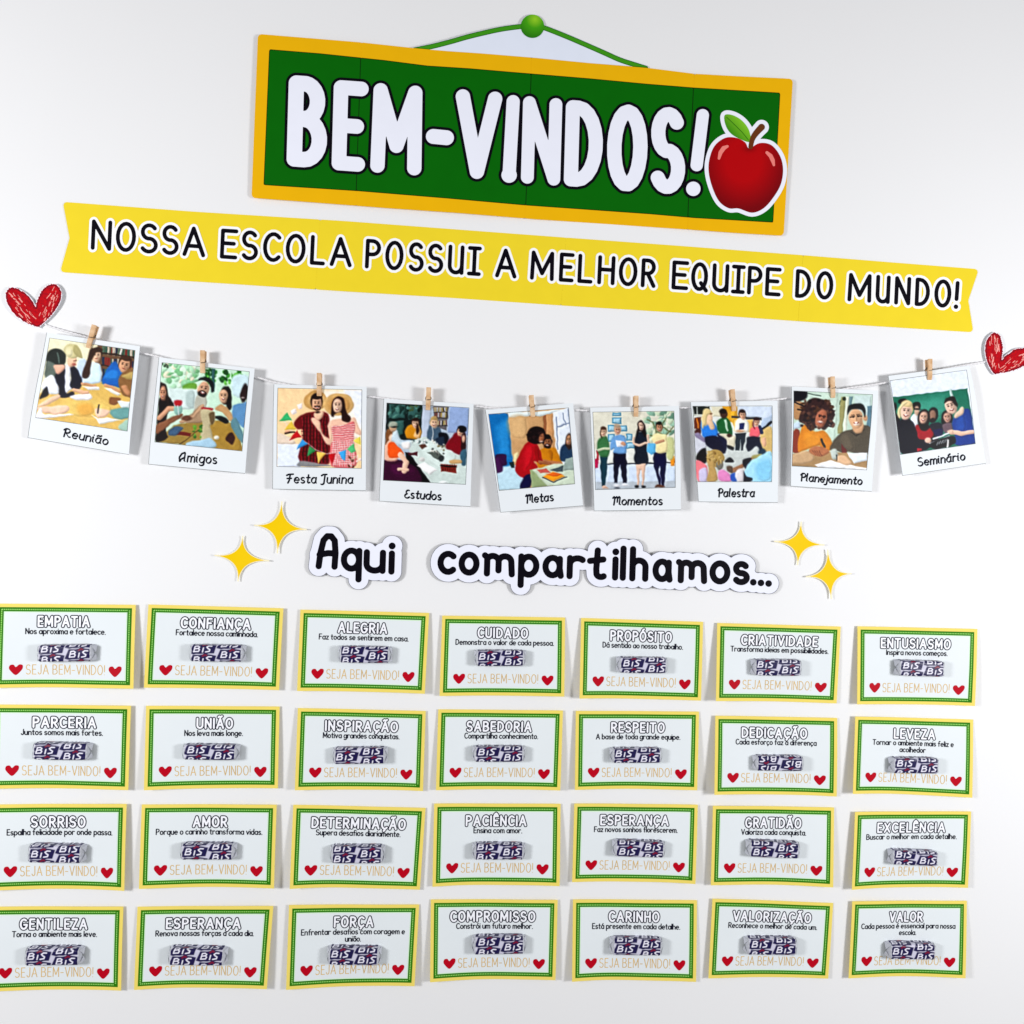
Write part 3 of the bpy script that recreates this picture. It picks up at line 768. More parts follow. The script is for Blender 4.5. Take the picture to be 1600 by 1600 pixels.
# chocolate wrapper print
LOGO = [(-18.7,6.5),(-15.5,-1),(-13.4,-6.5),(-4,-6.2),(1.0,-7.2),(3.8,-9.6),(8,-7.6),(14,-6.8),(20,-5.6),(18.4,0.5),(17,6.2),(10,6.3),(5.4,7.8),(2.6,6.3),(-3,7.4),(-9,7.2),(-13,8.0)]
def wrapper_color(Sx, Ty, phase, flip, seed, fh):
    """Sx, Ty in px on the unrolled wrapper, (0,0) = middle of the front"""
    if flip: Sx, Ty = -Sx, -Ty
    rg = np.random.RandomState(seed)
    col = np.empty(Sx.shape+(3,)); col[:] = srgb((206,204,222))
    navy, wht, red = srgb((20,12,70)), srgb((244,242,255)), srgb((124,14,46))
    pitch = 15.8
    off = rg.uniform(-1.5, 1.5)
    def mix(F, c, soft=.55):
        a = np.clip(.5-F/(2*soft), 0, 1)[..., None]
        col[:] = col*(1-a)+c*a
    for colx, half in ((-20.3+off, 0), (20.3+off, .5), (60.8+off, 0), (-60.8+off, .5)):
        for k in range(-4, 5):
            cy = (phase-.5)*fh+(k+half)*pitch
            if flip: cy = -(phase-.5)*fh+(k+half)*pitch
            X = Sx-colx; Y = (Ty-cy)*1.06
            if abs(colx) > 50: 
                if not ((np.abs(X) < 22).any()): continue
            mix(sdpoly(X, Y, LOGO)-.9, navy)
            def st(pts, r, c):
                F = np.full(X.shape, 1e3)
                for (ax, ay), (bx, by) in zip(pts[:-1], pts[1:]):
                    dx, dy = bx-ax, by-ay; L = dx*dx+dy*dy+1e-9
                    t = np.clip(((X-ax)*dx+(Y-ay)*dy)/L, 0, 1)
                    F = np.minimum(F, np.hypot(X-ax-t*dx, Y-ay-t*dy)-r)
                mix(F, c, .45)
            st([(-12.6,4.6),(-10.6,-3.8),(-6.5,-4.3),(-4.2,-2.6),(-5.4,-.6),(-10.6,.1)], .82, wht)
            st([(-6,-.4),(-4.2,1.6),(-5.6,4.2),(-12.6,4.6)], .82, wht)
            st([(.4,5),(1.6,-1.2)], .82, wht)
            st([(13.8,-4.4),(9.5,-4.6),(6.6,-2.6),(8.6,-.4),(11.2,1.2),(10.4,3.8),(5.0,4.8)], .86, wht)
            st([(.6,-5.4),(4.2,-7.6),(6.4,-6.4)], 1.25, red)
    return col
m_foil = mat('foil_print', (220,218,236), rough=0.34, kind='attr', bump=0.35, bscale=900, spec=0.28)
m_fold = mat('foil_fold', (202,204,214), rough=0.38, var=.12, bump=0.4, bscale=700, spec=0.5)
def make_candy(i, q):
    xl, xr, yt, yb, drop, phase, flip = CANDY[i]
    title, _, _, mot = TXT[i]
    base = q.at(np.array(.5), np.array(.55))[2]+.0004
    depth = 9.2*MM; ht = base+depth
    yt = yt + .42*(depth/PX)*((yt+yb)/2-800)/FPX
    ym = (yt+yb)/2
    Lp = wall_pt(xl, ym-drop/2, ht); Rp = wall_pt(xr, ym+drop/2, ht)
    hw = np.linalg.norm(wall_pt(xl, yb, ht)-wall_pt(xl, yt, ht))
    c = (Lp+Rp)/2; ex = Rp-Lp; L = np.linalg.norm(ex); ex /= L
    ez = np.array([0, 0, 1.0]); ey = np.cross(ez, ex)
    c0 = c.copy(); c0[2] = base
    lab = f'foil wrapped chocolate on the {title} card' + (f', {mot[0][0]}' if title == 'ESPERANÇA' else '') + (', printed upside down' if flip else '')
    rt = root('chocolate_bar', lab, 'chocolate', c0, 'wrapped chocolates stuck on the cards')
    # cross-section, running from the back over the top, front and bottom
    r = 2.3*MM; H = hw/2
    prof = []
    for k in range(13): prof.append((H, depth*0+ (depth-r)*k/12))
    for k in range(1, 7): a = math.pi/2*k/6; prof.append((H-r+r*math.cos(a), depth-r+r*math.sin(a)))
    n = 34
    for k in range(1, n): prof.append((H-r-(2*H-2*r)*k/n, depth))
    for k in range(0, 7): a = math.pi/2*k/6; prof.append((-H+r-r*math.sin(a), depth-r+r*math.cos(a)))
    for k in range(1, 13): prof.append((-H, (depth-r)*(1-k/12)))
    prof = np.array(prof)
    ln = np.concatenate([[0], np.cumsum(np.linalg.norm(np.diff(prof, axis=0), axis=1))])
    mid = ln[-1]/2
    ns = 108
    s = np.linspace(-L/2, L/2, ns)
    rg = np.random.RandomState(500+i)
    S, T = np.meshgrid(s, ln-mid)
    # crinkles: a few creases lengthwise and across, stronger at the ends
    cr = np.zeros_like(S)
    for _ in range(7):
        kx, ky, ph = rg.uniform(-500, 500), rg.uniform(-900, 900), rg.uniform(0, 6)
        cr += rg.uniform(.03, .09)*np.abs(np.sin(kx*S*.5+ky*T*.5+ph))
    cr += .25*np.exp(-((np.abs(S)-L/2)/.0025)**2)*np.sin(T*1500+rg.uniform(0, 6))
    cen = np.array([0, depth/2])
    nrm = prof-cen; nrm /= np.linalg.norm(nrm, axis=1)[:, None]
    tap = 1-.045*np.exp(-((L/2-np.abs(S))/.0012))
    py = prof[:, 0][:, None]*tap+cr*MM*nrm[:, 0][:, None]
    pz = depth/2+(prof[:, 1][:, None]-depth/2)*tap+cr*MM*nrm[:, 1][:, None]
    P = c0+S[..., None]*ex+py[..., None]*ey+pz[..., None]*ez
    k = (D-ht)/FPX
    col = wrapper_color(S/k, T/k, phase, flip, i, hw/k)
    grid_mesh('wrapper', S, T, P[::-1], m_foil, rt, color=col[::-1])
    # folded ends: an inset cap and two triangular flaps with a crease
    for sg in (-1, 1):
        ring = P[:, 0 if sg < 0 else -1]
        ctr = c0+sg*ex*(L/2+.0004)+ez*depth/2
        V = [ring]
        for f, o in ((.93, .5), (.8, .9), (.4, .7)):
            
            W_ = ctr+(ring-ctr)*f+sg*ex*o*MM
            W_ = W_+sg*ex*(2.6*MM*np.clip(1-(W_[:, 2]-base)/depth, 0, 1)*min(1, (1-f)*8))[:, None]
            V.append(W_)
        V.append(ctr[None]+sg*ex*1.5*MM)
        n = len(ring); Lp_ = []; ct = []
        for a in range(3):
            for b in range(n-1):
                Lp_ += [a*n+b, a*n+b+1, (a+1)*n+b+1, (a+1)*n+b]; ct.append(4)
        for b in range(n-1): Lp_ += [3*n+b, 3*n+b+1, 4*n]; ct.append(3)
        cap = build_mesh('end_fold', np.concatenate(V), Lp_, ct, m_fold, rt)
        pt = lambda y, z, o: c0+ey*y*H+ez*z*depth+ex*sg*(L/2+(o+2.6*(1-z))*MM)
        tri = []
        for y0 in (1, -1):
            tri += [pt(.88*y0, .95, .9), pt(.9*y0, .06, .9), pt(.06*y0+rg.uniform(-.1, .1), .5, 2.3)]
        build_mesh('flap', np.array(tri), [0,1,2,5,4,3], [3,3], m_fold, cap, smooth=False, solid=.1*MM)

for i in range(28):
    q = make_card(i)
    make_candy(i, q)
# ------------------------------------------------------------------ snapshots: printed pictures painted shape by shape
class Paint:
    def __init__(s, quad, n=132):
        a, b, c, d = [np.array(p, float) for p in quad]
        S, T = np.meshgrid(np.linspace(0, 1, n), np.linspace(0, 1, n))
        P = ((1-S)*(1-T))[..., None]*a+(S*(1-T))[..., None]*b+(S*T)[..., None]*c+((1-S)*T)[..., None]*d
        rg = np.random.RandomState(int(a[0]+b[1]))
        wx, wy = np.zeros((n, n)), np.zeros((n, n))
        for _ in range(16):
            kx, ky, p1, p2 = rg.uniform(-.07, .07), rg.uniform(-.07, .07), rg.uniform(0, 6), rg.uniform(0, 6)
            wx += np.sin(P[..., 0]*kx+P[..., 1]*ky+p1); wy += np.sin(P[..., 0]*ky-P[..., 1]*kx+p2)
        s.X, s.Y = P[..., 0]+wx*.9, P[..., 1]+wy*.9; s.c = np.zeros(s.X.shape+(3,))
    mask = None
    def clip(s, P): s.mask = None if P is None else sdpoly(s.X, s.Y, P)
    def mix(s, F, c, soft):
        if s.mask is not None: F = np.maximum(F, s.mask)
        a = np.clip(.5-F/(2*soft), 0, 1)[..., None]
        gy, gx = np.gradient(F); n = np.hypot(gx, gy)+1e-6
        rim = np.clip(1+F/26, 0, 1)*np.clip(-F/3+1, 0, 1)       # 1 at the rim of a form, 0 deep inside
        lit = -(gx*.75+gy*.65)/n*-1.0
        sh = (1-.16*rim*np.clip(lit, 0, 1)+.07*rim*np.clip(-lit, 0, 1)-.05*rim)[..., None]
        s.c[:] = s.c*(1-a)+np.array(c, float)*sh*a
    def bg(s, c): s.c[:] = c
    def poly(s, P, c, soft=5, sm=False): s.mix(sdpoly(s.X, s.Y, smooth(P, True, 4) if sm else P), c, soft)
    def blob(s, P, c, soft=8): s.poly(P, c, soft, True)
    def ell(s, x, y, rx, ry, c, rot=0, soft=7):
        a = math.radians(rot); dx, dy = s.X-x, s.Y-y
        u, v = (dx*math.cos(a)+dy*math.sin(a))/rx, (-dx*math.sin(a)+dy*math.cos(a))/ry
        s.mix((np.hypot(u, v)-1)*min(rx, ry), c, soft)
    def line(s, P, r, c, soft=4):
        F = np.full(s.X.shape, 1e4)
        for (ax, ay), (bx, by) in zip(P[:-1], P[1:]):
            dx, dy = bx-ax, by-ay; L = dx*dx+dy*dy+1e-9
            t = np.clip(((s.X-ax)*dx+(s.Y-ay)*dy)/L, 0, 1); F = np.minimum(F, np.hypot(s.X-ax-t*dx, s.Y-ay-t*dy)-r)
        s.mix(F, c, soft)
    def spots(s, box, n, cols, rmin, rmax, seed):
        rg = np.random.RandomState(seed)
        for _ in range(n):
            s.ell(rg.uniform(box[0], box[2]), rg.uniform(box[1], box[3]), rg.uniform(rmin, rmax), rg.uniform(rmin, rmax)*.7, cols[rg.randint(len(cols))], rg.uniform(0, 180), 6)
    def face(s, x, y, rx, ry, skin, hair=None, rot=0, smile=True, beard=None):
        a = math.radians(rot)
        R = lambda u, v: (x+u*rx*math.cos(a)-v*ry*math.sin(a), y+u*rx*math.sin(a)+v*ry*math.cos(a))
        sk = np.array(skin, float)
        if hair is not None: s.ell(*R(0, -.25), rx*1.22, ry*1.12, hair, rot)
        s.ell(*R(0, .05), rx, ry, sk, rot)
        s.ell(*R(.45, .15), rx*.45, ry*.7, sk*.86, rot, 12)
        if hair is not None: s.ell(*R(0, -.9), rx*1.0, ry*.38, hair, rot)
        if beard is not None:
            s.ell(*R(0, .68), rx*.8, ry*.42, beard, rot)
        for e in (-.38, .38):
            s.ell(*R(e, -.1), rx*.17, ry*.09, sk*.35, rot, 4); s.line([R(e-.2, -.3), R(e+.2, -.32)], ry*.04, sk*.5, 4)
        s.line([R(.03, -.05), R(.08, .25)], rx*.05, sk*.75, 4)
        if smile: s.ell(*R(0, .5), rx*.38, ry*.12, (240,228,222), rot, 4); s.line([R(-.38, .45), R(0, .66), R(.38, .45)], ry*.04, (140,60,56), 3)
        else: s.line([R(-.25, .5), R(.25, .5)], ry*.05, (160,80,76), 3)
    def done(s, seed=0):
        rg = np.random.RandomState(seed)
        n = s.X.shape[0]
        def blur(a, k):
            for _ in range(k):
                q = np.pad(a, ((1, 1), (1, 1), (0, 0)), 'edge'); a = (q[:-2, 1:-1]+q[2:, 1:-1]+q[1:-1, :-2]+q[1:-1, 2:]+2*q[1:-1, 1:-1])/6
            return a
        # light modelling: soft folds and tones that follow no outline, then the print's own sharpening
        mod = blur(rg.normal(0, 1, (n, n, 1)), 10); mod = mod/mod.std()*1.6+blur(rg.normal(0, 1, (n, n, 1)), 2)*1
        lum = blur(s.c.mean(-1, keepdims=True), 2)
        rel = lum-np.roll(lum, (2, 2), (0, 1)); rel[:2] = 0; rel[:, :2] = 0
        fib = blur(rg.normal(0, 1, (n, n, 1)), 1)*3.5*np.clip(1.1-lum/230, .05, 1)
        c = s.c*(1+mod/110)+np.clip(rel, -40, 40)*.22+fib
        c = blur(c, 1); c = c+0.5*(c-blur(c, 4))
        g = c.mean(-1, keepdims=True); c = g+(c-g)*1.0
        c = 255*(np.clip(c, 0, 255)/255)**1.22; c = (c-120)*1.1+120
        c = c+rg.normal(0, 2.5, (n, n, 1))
        return srgb(np.clip(c, 2, 250))

SK = (226,178,144); SKL = (240,204,176); BR = (150,98,66); DK = (30,24,26)
def pic1(p):
    p.bg((236,232,206)); p.blob([(860,330),(1290,380),(1290,780),(900,780)], (120,90,66))
    rg = np.random.RandomState(4)
    for row, y in ((0, 345), (1, 470), (2, 600)):
        x = 905
        while x < 1270:
            w = rg.uniform(10, 26); yy = y+(x-900)*.15
            c = [(60,110,96),(150,50,44),(214,206,190),(40,60,90),(190,170,110),(100,130,110),(230,230,224)][rg.randint(7)]
            p.poly([(x,yy),(x+w,yy+2),(x+w-4,yy+95),(x-4,yy+93)], c, 3); x += w+3
    p.line([(890,425),(1270,480)], 9, (70,44,30)); p.line([(880,560),(1270,620)], 7, (70,44,30))
    p.poly([(150,900),(640,700),(1260,780),(1250,1320),(100,1150)], (222,190,112), 8)
    p.blob([(480,960),(800,930),(1000,1020),(900,1120),(560,1100)], (232,204,124), 30); p.blob([(640,1000),(780,980),(820,1080),(680,1110)], (226,180,92), 26)
    p.blob([(630,560),(700,480),(760,600),(760,740),(660,740)], (206,222,240))
    p.blob([(740,560),(800,530),(880,560),(895,740),(780,760),(690,740)], (214,232,246)); 
    p.face(840,455,50,66,SKL,(66,42,28),8,False)
    p.blob([(770,400),(820,370),(900,380),(900,410),(830,430),(790,520),(760,690),(690,700),(700,600),(740,500)], (74,46,28))
    p.blob([(900,760),(960,600),(1030,520),(1090,560),(1190,640),(1120,800),(1040,790)], (26,112,190)); p.blob([(930,700),(1000,620),(1080,640),(1060,720)], (48,140,214), 14)
    p.face(1145,560,58,80,SK,(84,54,34),14,False)
    p.blob([(1090,680),(1260,600),(1260,900),(1190,910),(1110,860)], (150,112,70)); p.blob([(1110,690),(1200,640),(1260,640),(1250,720)], (196,172,110)); p.blob([(1110,800),(1160,780),(1210,860),(1180,890)], (214,160,120))
    p.blob([(500,580),(560,570),(560,720),(600,780),(560,840),(480,850)], (238,240,248)); 
    p.blob([(385,680),(450,600),(500,570),(505,850),(590,850),(590,900),(450,910),(430,800)], (22,24,52)); p.blob([(560,575),(620,590),(690,740),(640,840),(560,800),(570,700)], (22,24,52))
    p.ell(575,495,55,85,SKL,10); p.ell(575,410,90,82,(212,204,160),10); p.blob([(600,340),(660,390),(690,480),(640,470),(590,420)], (186,178,130)); p.ell(540,420,40,55,(232,226,190),0,12)
    p.line([(595,520),(625,512)], 5, (150,100,80)); p.ell(598,555,20,12,(190,110,100))
    p.ell(400,490,108,112,(48,56,52),10); p.blob([(300,520),(400,560),(410,640),(360,740),(290,700)], (112,124,116)); p.line([(420,430),(440,530)], 7, (120,140,132), 8)
    p.blob([(385,560),(480,555),(500,600),(430,660),(390,620)], (236,190,168))
    p.blob([(300,690),(380,680),(440,860),(330,870),(250,800)], (236,240,248)); p.blob([(235,910),(300,790),(330,880),(250,930)], (18,18,34))
    p.blob([(230,980),(420,880),(450,920),(300,1000),(220,1010)], (238,206,180)); p.blob([(200,1020),(330,1010),(520,1000),(540,1060),(400,1100),(220,1060)], (240,206,184))
    p.blob([(180,1130),(240,1030),(290,1100),(560,1090),(560,1110),(290,1140)], (240,240,246))
    p.blob([(560,900),(760,870),(790,930),(620,940)], (244,242,248)); p.line([(600,830),(700,860),(745,860)], 20, (232,190,160)); 
    p.line([(690,760),(830,790)], 14, (220,170,130)); p.poly([(690,790),(880,800),(880,830),(760,835)], (236,236,236)); p.line([(930,780),(1010,800),(1090,850)], 16, (216,166,128)); p.poly([(920,810),(1000,815),(1110,880),(1080,900)], (240,238,232))
    p.blob([(980,940),(1010,910),(1110,930),(1060,990),(1000,990)], (150,100,60)); p.poly([(1070,950),(1210,960),(1210,1030),(1120,1030)], (226,238,240))
    p.blob([(1000,1050),(1210,1030),(1200,1140),(1040,1140)], (120,170,168)); p.blob([(830,1060),(870,1030),(990,1060),(960,1110),(860,1140)], (240,208,186)); p.line([(872,990),(862,1080)], 7, (60,60,70))
    p.poly([(790,1100),(860,1150),(960,1130),(1110,1160),(880,1205)], (238,240,240)); p.blob([(1110,1200),(1200,1160),(1190,1290),(1090,1250)], (170,200,186))
def pic2(p):
    p.bg((206,232,214)); p.spots((270,280,680,560),60,[(170,220,180),(140,200,150),(220,240,222),(232,226,204),(190,228,198)],20,60,2)
    p.spots((780,350,1260,520),50,[(40,130,40),(70,160,50),(24,90,40),(120,200,90)],14,42,3); p.blob([(530,520),(660,500),(660,580),(520,580)], (120,170,70)); p.spots((275,270,350,320),5,[(60,80,60)],10,22,1)
    p.poly([(840,330),(880,335),(878,600),(850,600)], (64,110,112)); p.poly([(350,560),(690,570),(700,800),(350,800)], (216,230,228), 12); p.blob([(560,600),(640,600),(640,780),(560,760)], (190,206,204), 12)
    p.blob([(1080,430),(1260,420),(1250,640),(1090,640)], (206,226,232), 14)
    p.poly([(210,1170),(420,980),(760,900),(1100,960),(1210,1280)], (166,140,74), 8)
    for a in (((480,1200),(760,990)),((720,1230),(980,960)),((980,1250),(1060,1120))): p.line(list(a), 4, (84,66,34))
    p.blob([(820,960),(1060,980),(1180,1260),(900,1260)], (178,146,70), 14)
    p.blob([(230,930),(250,680),(330,640),(420,760),(340,860),(330,1060),(350,1120),(210,1170)], (36,22,24)); p.blob([(210,990),(300,930),(480,850),(510,880),(380,970),(230,1080)], (150,104,76)); p.line([(250,900),(360,790),(420,790)], 26, (216,170,140))
    p.blob([(250,540),(270,490),(330,540),(360,720),(340,740),(260,620)], (52,34,30)); p.face(288,612,36,80,(224,170,140),None,0,True)
    p.blob([(660,680),(700,640),(790,660),(760,900),(700,920),(640,860)], (190,190,178)); p.blob([(560,900),(740,740),(760,880),(720,950),(560,950)], (176,150,124)); p.line([(500,940),(640,880),(740,760)], 20, (204,170,140))
    p.face(750,565,64,88,(222,180,152),None,12,True,(34,24,24)); p.blob([(690,470),(720,435),(800,435),(860,500),(870,600),(835,600),(820,520),(760,470)], (22,26,36))
    p.ell(1000,640,64,100,(40,26,28)); p.blob([(1020,540),(1070,640),(1060,800),(1010,760)], (34,22,24)); p.face(972,645,50,78,(230,190,160),None,0,True); p.blob([(880,800),(960,740),(1060,830),(1110,920),(1060,940),(960,830)], (206,168,124)); p.blob([(860,880),(960,880),(1040,930),(1000,960)], (24,22,30))
    p.ell(1225,600,40,90,(42,26,28)); p.ell(1205,640,38,82,(60,40,42)); p.ell(1195,670,16,8,(220,210,206)); p.blob([(1080,760),(1180,730),(1250,740),(1220,1000),(1150,960),(1090,900)], (110,156,196)); p.blob([(1060,960),(1120,900),(1210,1100),(1190,1180),(1100,1060)], (110,150,160))
    p.ell(462,800,48,60,(150,190,180)); p.blob([(415,700),(505,705),(490,760),(440,760)], (190,14,44)); p.line([(460,760),(470,860)], 6, (210,220,220))
    p.blob([(730,780),(860,790),(820,835),(760,830)], (180,10,40)); p.blob([(720,800),(880,830),(870,960),(830,1000),(880,1210),(720,1160),(740,980)], (196,186,154)); p.blob([(810,860),(870,830),(880,900),(850,980)], (120,100,70))
    p.blob([(560,1180),(700,1150),(830,1130),(890,1230),(600,1225)], (176,206,224)); p.poly([(450,1050),(610,1070),(600,1105),(440,1085)], (130,20,24)); p.spots((640,980,730,1120),12,[(120,180,70),(60,130,50)],10,26,9); p.blob([(1010,1110),(1070,1060),(1110,1120),(1080,1200),(1010,1160)], (70,34,30))
    p.blob([(370,1030),(440,990),(520,1010),(440,1090),(360,1090)], (80,110,140)); p.ell(560,900,60,28,(120,80,60)); p.ell(900,1120,24,22,(230,230,220))
def pic3(p):
    p.bg((244,216,174)); p.poly([(720,320),(1180,330),(1180,900),(800,800)], (250,240,228), 30); p.poly([(960,320),(1180,330),(1180,780),(1060,560)], (236,240,252), 16)
    p.poly([(205,930),(480,940),(470,1200),(205,1200)], (228,234,248), 6); p.blob([(205,820),(330,850),(420,930),(205,930)], (232,216,200), 8)
    p.poly([(360,560),(420,540),(430,590),(380,605)], (250,240,238)); p.poly([(425,490),(490,470),(490,530),(450,545)], (250,238,238))
    p.ell(640,445,130,115,(206,166,106)); p.ell(655,440,95,80,(226,190,132),0,14); p.ell(905,490,175,130,(222,186,128)); p.ell(905,500,130,95,(204,160,100),0,20)
    p.blob([(400,690),(500,600),(620,575),(720,570),(800,620),(790,800),(790,1160),(460,1130),(490,900),(500,780),(430,770)], (126,18,34))
    p.clip([(480,640),(620,590),(780,630),(785,1150),(480,1130)])
    for x in range(470, 800, 38): p.line([(x,600),(x-8,1160)], 6, (66,8,20), 5)
    for y in range(620, 1160, 44): p.line([(470,y),(790,y+10)], 4, (90,12,24), 5)
    for x in range(490, 800, 76): p.line([(x,600),(x-8,1150)], 2, (190,60,70), 3)
    p.clip(None)
    p.blob([(450,1140),(500,1130),(770,1170),(780,1190),(450,1190)], (150,150,152)); p.blob([(620,600),(660,560),(730,570),(720,620),(670,670)], SKL)
    p.face(655,480,58,88,(236,188,156),(46,28,22),-3,True); p.line([(620,540),(640,555),(690,550),(700,525)], 8, (52,30,22)); p.ell(665,580,28,12,(50,30,24)); p.line([(630,512),(690,508)], 7, (50,30,24))
    p.blob([(600,650),(640,640),(700,710),(720,820),(830,900),(820,950),(760,930),(690,800),(610,700)], (240,204,180))
    p.blob([(780,720),(840,660),(1010,650),(1090,640),(1120,720),(1160,800),(1150,840),(1080,800),(1060,720),(860,800),(820,900),(780,760)], (238,200,178))
    p.blob([(830,740),(950,730),(1080,690),(1080,900),(1100,1190),(820,1190),(810,960),(840,880)], (220,120,124))
    for y in range(740, 1190, 24): p.line([(830,y),(1080,y-20)], 4, (248,224,222), 4)
    for x in range(840, 1090, 26): p.line([(x,900),(x,1190)], 3.4, (244,212,210), 4)
    p.blob([(820,600),(830,460),(890,400),(960,430),(985,560),(1040,640),(1020,690),(950,670),(930,580),(860,600),(840,630)], (54,28,26)); p.face(890,500,52,80,(244,208,184),None,0,True)
    p.line([(280,670),(360,780),(480,880),(640,1000),(760,1050),(960,1030),(1100,900)], 3, (230,226,220))
    for tri, c in ((((230,680),(320,580),(370,670)),(70,196,130)),(((290,780),(365,680),(420,770)),(236,206,90)),(((340,890),(430,780),(480,860)),(206,20,40)),(((425,1000),(485,880),(550,940)),(72,168,230)),(((540,1080),(570,960),(645,1010)),(64,160,100)),(((665,1160),(655,1020),(755,1045)),(246,206,110)),(((790,1060),(870,1040),(830,1180)),(206,16,40)),(((895,1030),(990,1000),(975,1130),(940,1110)),(80,180,236)),(((1000,990),(1080,930),(1100,1020),(1050,1040)),(100,206,140)),(((1070,900),(1150,850),(1150,950)),(240,226,110))):
        p.poly(list(tri), c, 4)
    p.ell(330,800,34,20,(232,180,150)); p.line([(300,820),(400,800)], 10, (60,40,40)); p.spots((1000,1080,1150,1200),10,[(250,230,226),(120,70,50),(232,200,180)],10,24,5)
def pic4(p):
    p.bg((186,200,214)); p.poly([(210,280),(620,300),(600,720),(200,700)], (30,44,44)); 
    for q_ in (((240,300),(420,310),(420,460),(240,465)),((450,320),(600,330),(600,470),(460,480)),((240,500),(410,490),(400,640),(250,700))): p.poly(list(q_), (70,112,108), 6)
    p.spots((240,300,600,460),26,[(40,70,66),(100,150,140),(56,90,84)],14,40,4); p.spots((450,300,600,380),16,[(30,50,40),(90,110,70)],8,22,4)
    p.poly([(620,300),(720,310),(700,700),(610,690)], (196,206,222)); p.poly([(740,310),(920,320),(890,600),(750,560)], (120,116,120))
    rg = np.random.RandomState(2)
    for y in (370,430,520): 
        for x in range(750, 890, 15): p.poly([(x,y-30),(x+11,y-30),(x+11,y+20),(x,y+20)], [(206,190,150),(60,50,50),(190,170,90),(220,220,220),(140,80,70)][rg.randint(5)], 3)
        p.line([(745,y+26),(900,y+30)], 5, (70,66,70))
    p.poly([(930,320),(1150,345),(1140,660),(900,620)], (160,180,216), 10)
    p.poly([(420,740),(640,670),(760,700),(1140,900),(1130,1230),(700,1210),(560,1010)], (206,218,214), 6); p.blob([(600,760),(800,740),(1000,880),(900,1040),(720,980)], (218,230,226), 30)
    p.poly([(420,850),(470,860),(720,1210),(600,1200),(440,980)], (22,18,26)); p.blob([(180,940),(330,930),(540,1020),(600,1200),(170,1180)], (74,16,60)); p.blob([(260,1000),(420,1000),(520,1080),(330,1120)], (92,24,76), 20)
    p.blob([(190,760),(250,700),(330,780),(330,940),(190,930)], (236,196,176)); p.blob([(230,760),(290,740),(400,850),(380,900),(240,910)], (238,104,34)); p.line([(370,880),(430,960),(410,1060)], 30, (240,206,184)); p.line([(350,1045),(450,1045)], 18, (240,206,184)); p.blob([(200,620),(250,590),(310,650),(230,720),(200,760)], (140,96,60)); p.ell(270,690,34,44,(240,206,184))
    p.blob([(260,700),(320,590),(380,720),(480,730),(470,800),(330,760),(300,740)], (206,222,230)); p.ell(285,560,42,56,(206,170,140)); p.ell(285,535,52,38,(176,182,168)); p.ell(300,565,30,8,(40,40,40))
    p.blob([(430,680),(430,580),(480,540),(580,550),(600,680),(500,700)], (214,150,30)); p.blob([(520,660),(570,540),(590,600),(580,690)], (240,200,150)); p.face(538,528,34,50,SKL,(60,36,28),0,True); p.blob([(560,520),(585,600),(560,650),(545,600)], (66,40,30))
    p.blob([(670,690),(690,560),(740,550),(820,580),(830,700),(740,720)], (86,110,130)); p.face(750,515,36,54,SKL,(196,168,116),0,True); p.line([(735,570),(735,700)], 6, (200,206,210)); 
    p.blob([(800,640),(880,630),(920,690),(880,770),(830,770)], (24,28,40)); p.blob([(770,690),(860,680),(870,780),(790,760)], (44,60,80))
    p.blob([(880,790),(960,660),(1040,640),(1080,800),(1040,880),(960,840)], (140,14,40)); p.face(1050,615,36,48,(232,190,164),DK,10,False); p.ell(1080,590,44,38,(26,22,30)); p.blob([(1060,680),(1110,640),(1110,900),(1070,880)], (60,30,36)); p.ell(1085,700,20,40,(226,184,160)); p.blob([(1050,850),(1120,820),(1110,990),(1060,980)], (70,110,130))
    p.blob([(380,740),(470,740),(470,810),(400,810)], (244,240,238)); p.poly([(580,770),(640,750),(670,790),(610,815)], (110,70,56)); p.poly([(670,850),(780,830),(860,900),(790,940)], (104,112,106)); p.ell(830,920,34,34,(60,64,66),0,8); p.poly([(450,850),(560,850),(560,890),(460,880)], (96,20,44)); p.ell(610,930,34,24,(226,226,224)); p.poly([(550,1000),(640,960),(780,1050),(700,1105)], (248,248,248))
    p.poly([(830,980),(1010,1000),(1000,1090),(820,1065)], (150,50,36)); 
    for x in range(845, 1000, 20): p.line([(x,990),(x-4,1060)], 3, (60,26,24), 3)
    p.line([(830,1000),(1005,1020)], 8, (40,26,26)); p.blob([(930,940),(1050,940),(1050,975),(940,980)], (216,180,130)); p.spots((480,690,700,760),14,[(240,240,240),(90,110,110),(190,196,196)],8,18,6); p.spots((700,700,900,870),18,[(240,238,230),(150,140,110),(90,90,90)],8,20,7); p.ell(860,1190,44,16,(240,246,246))
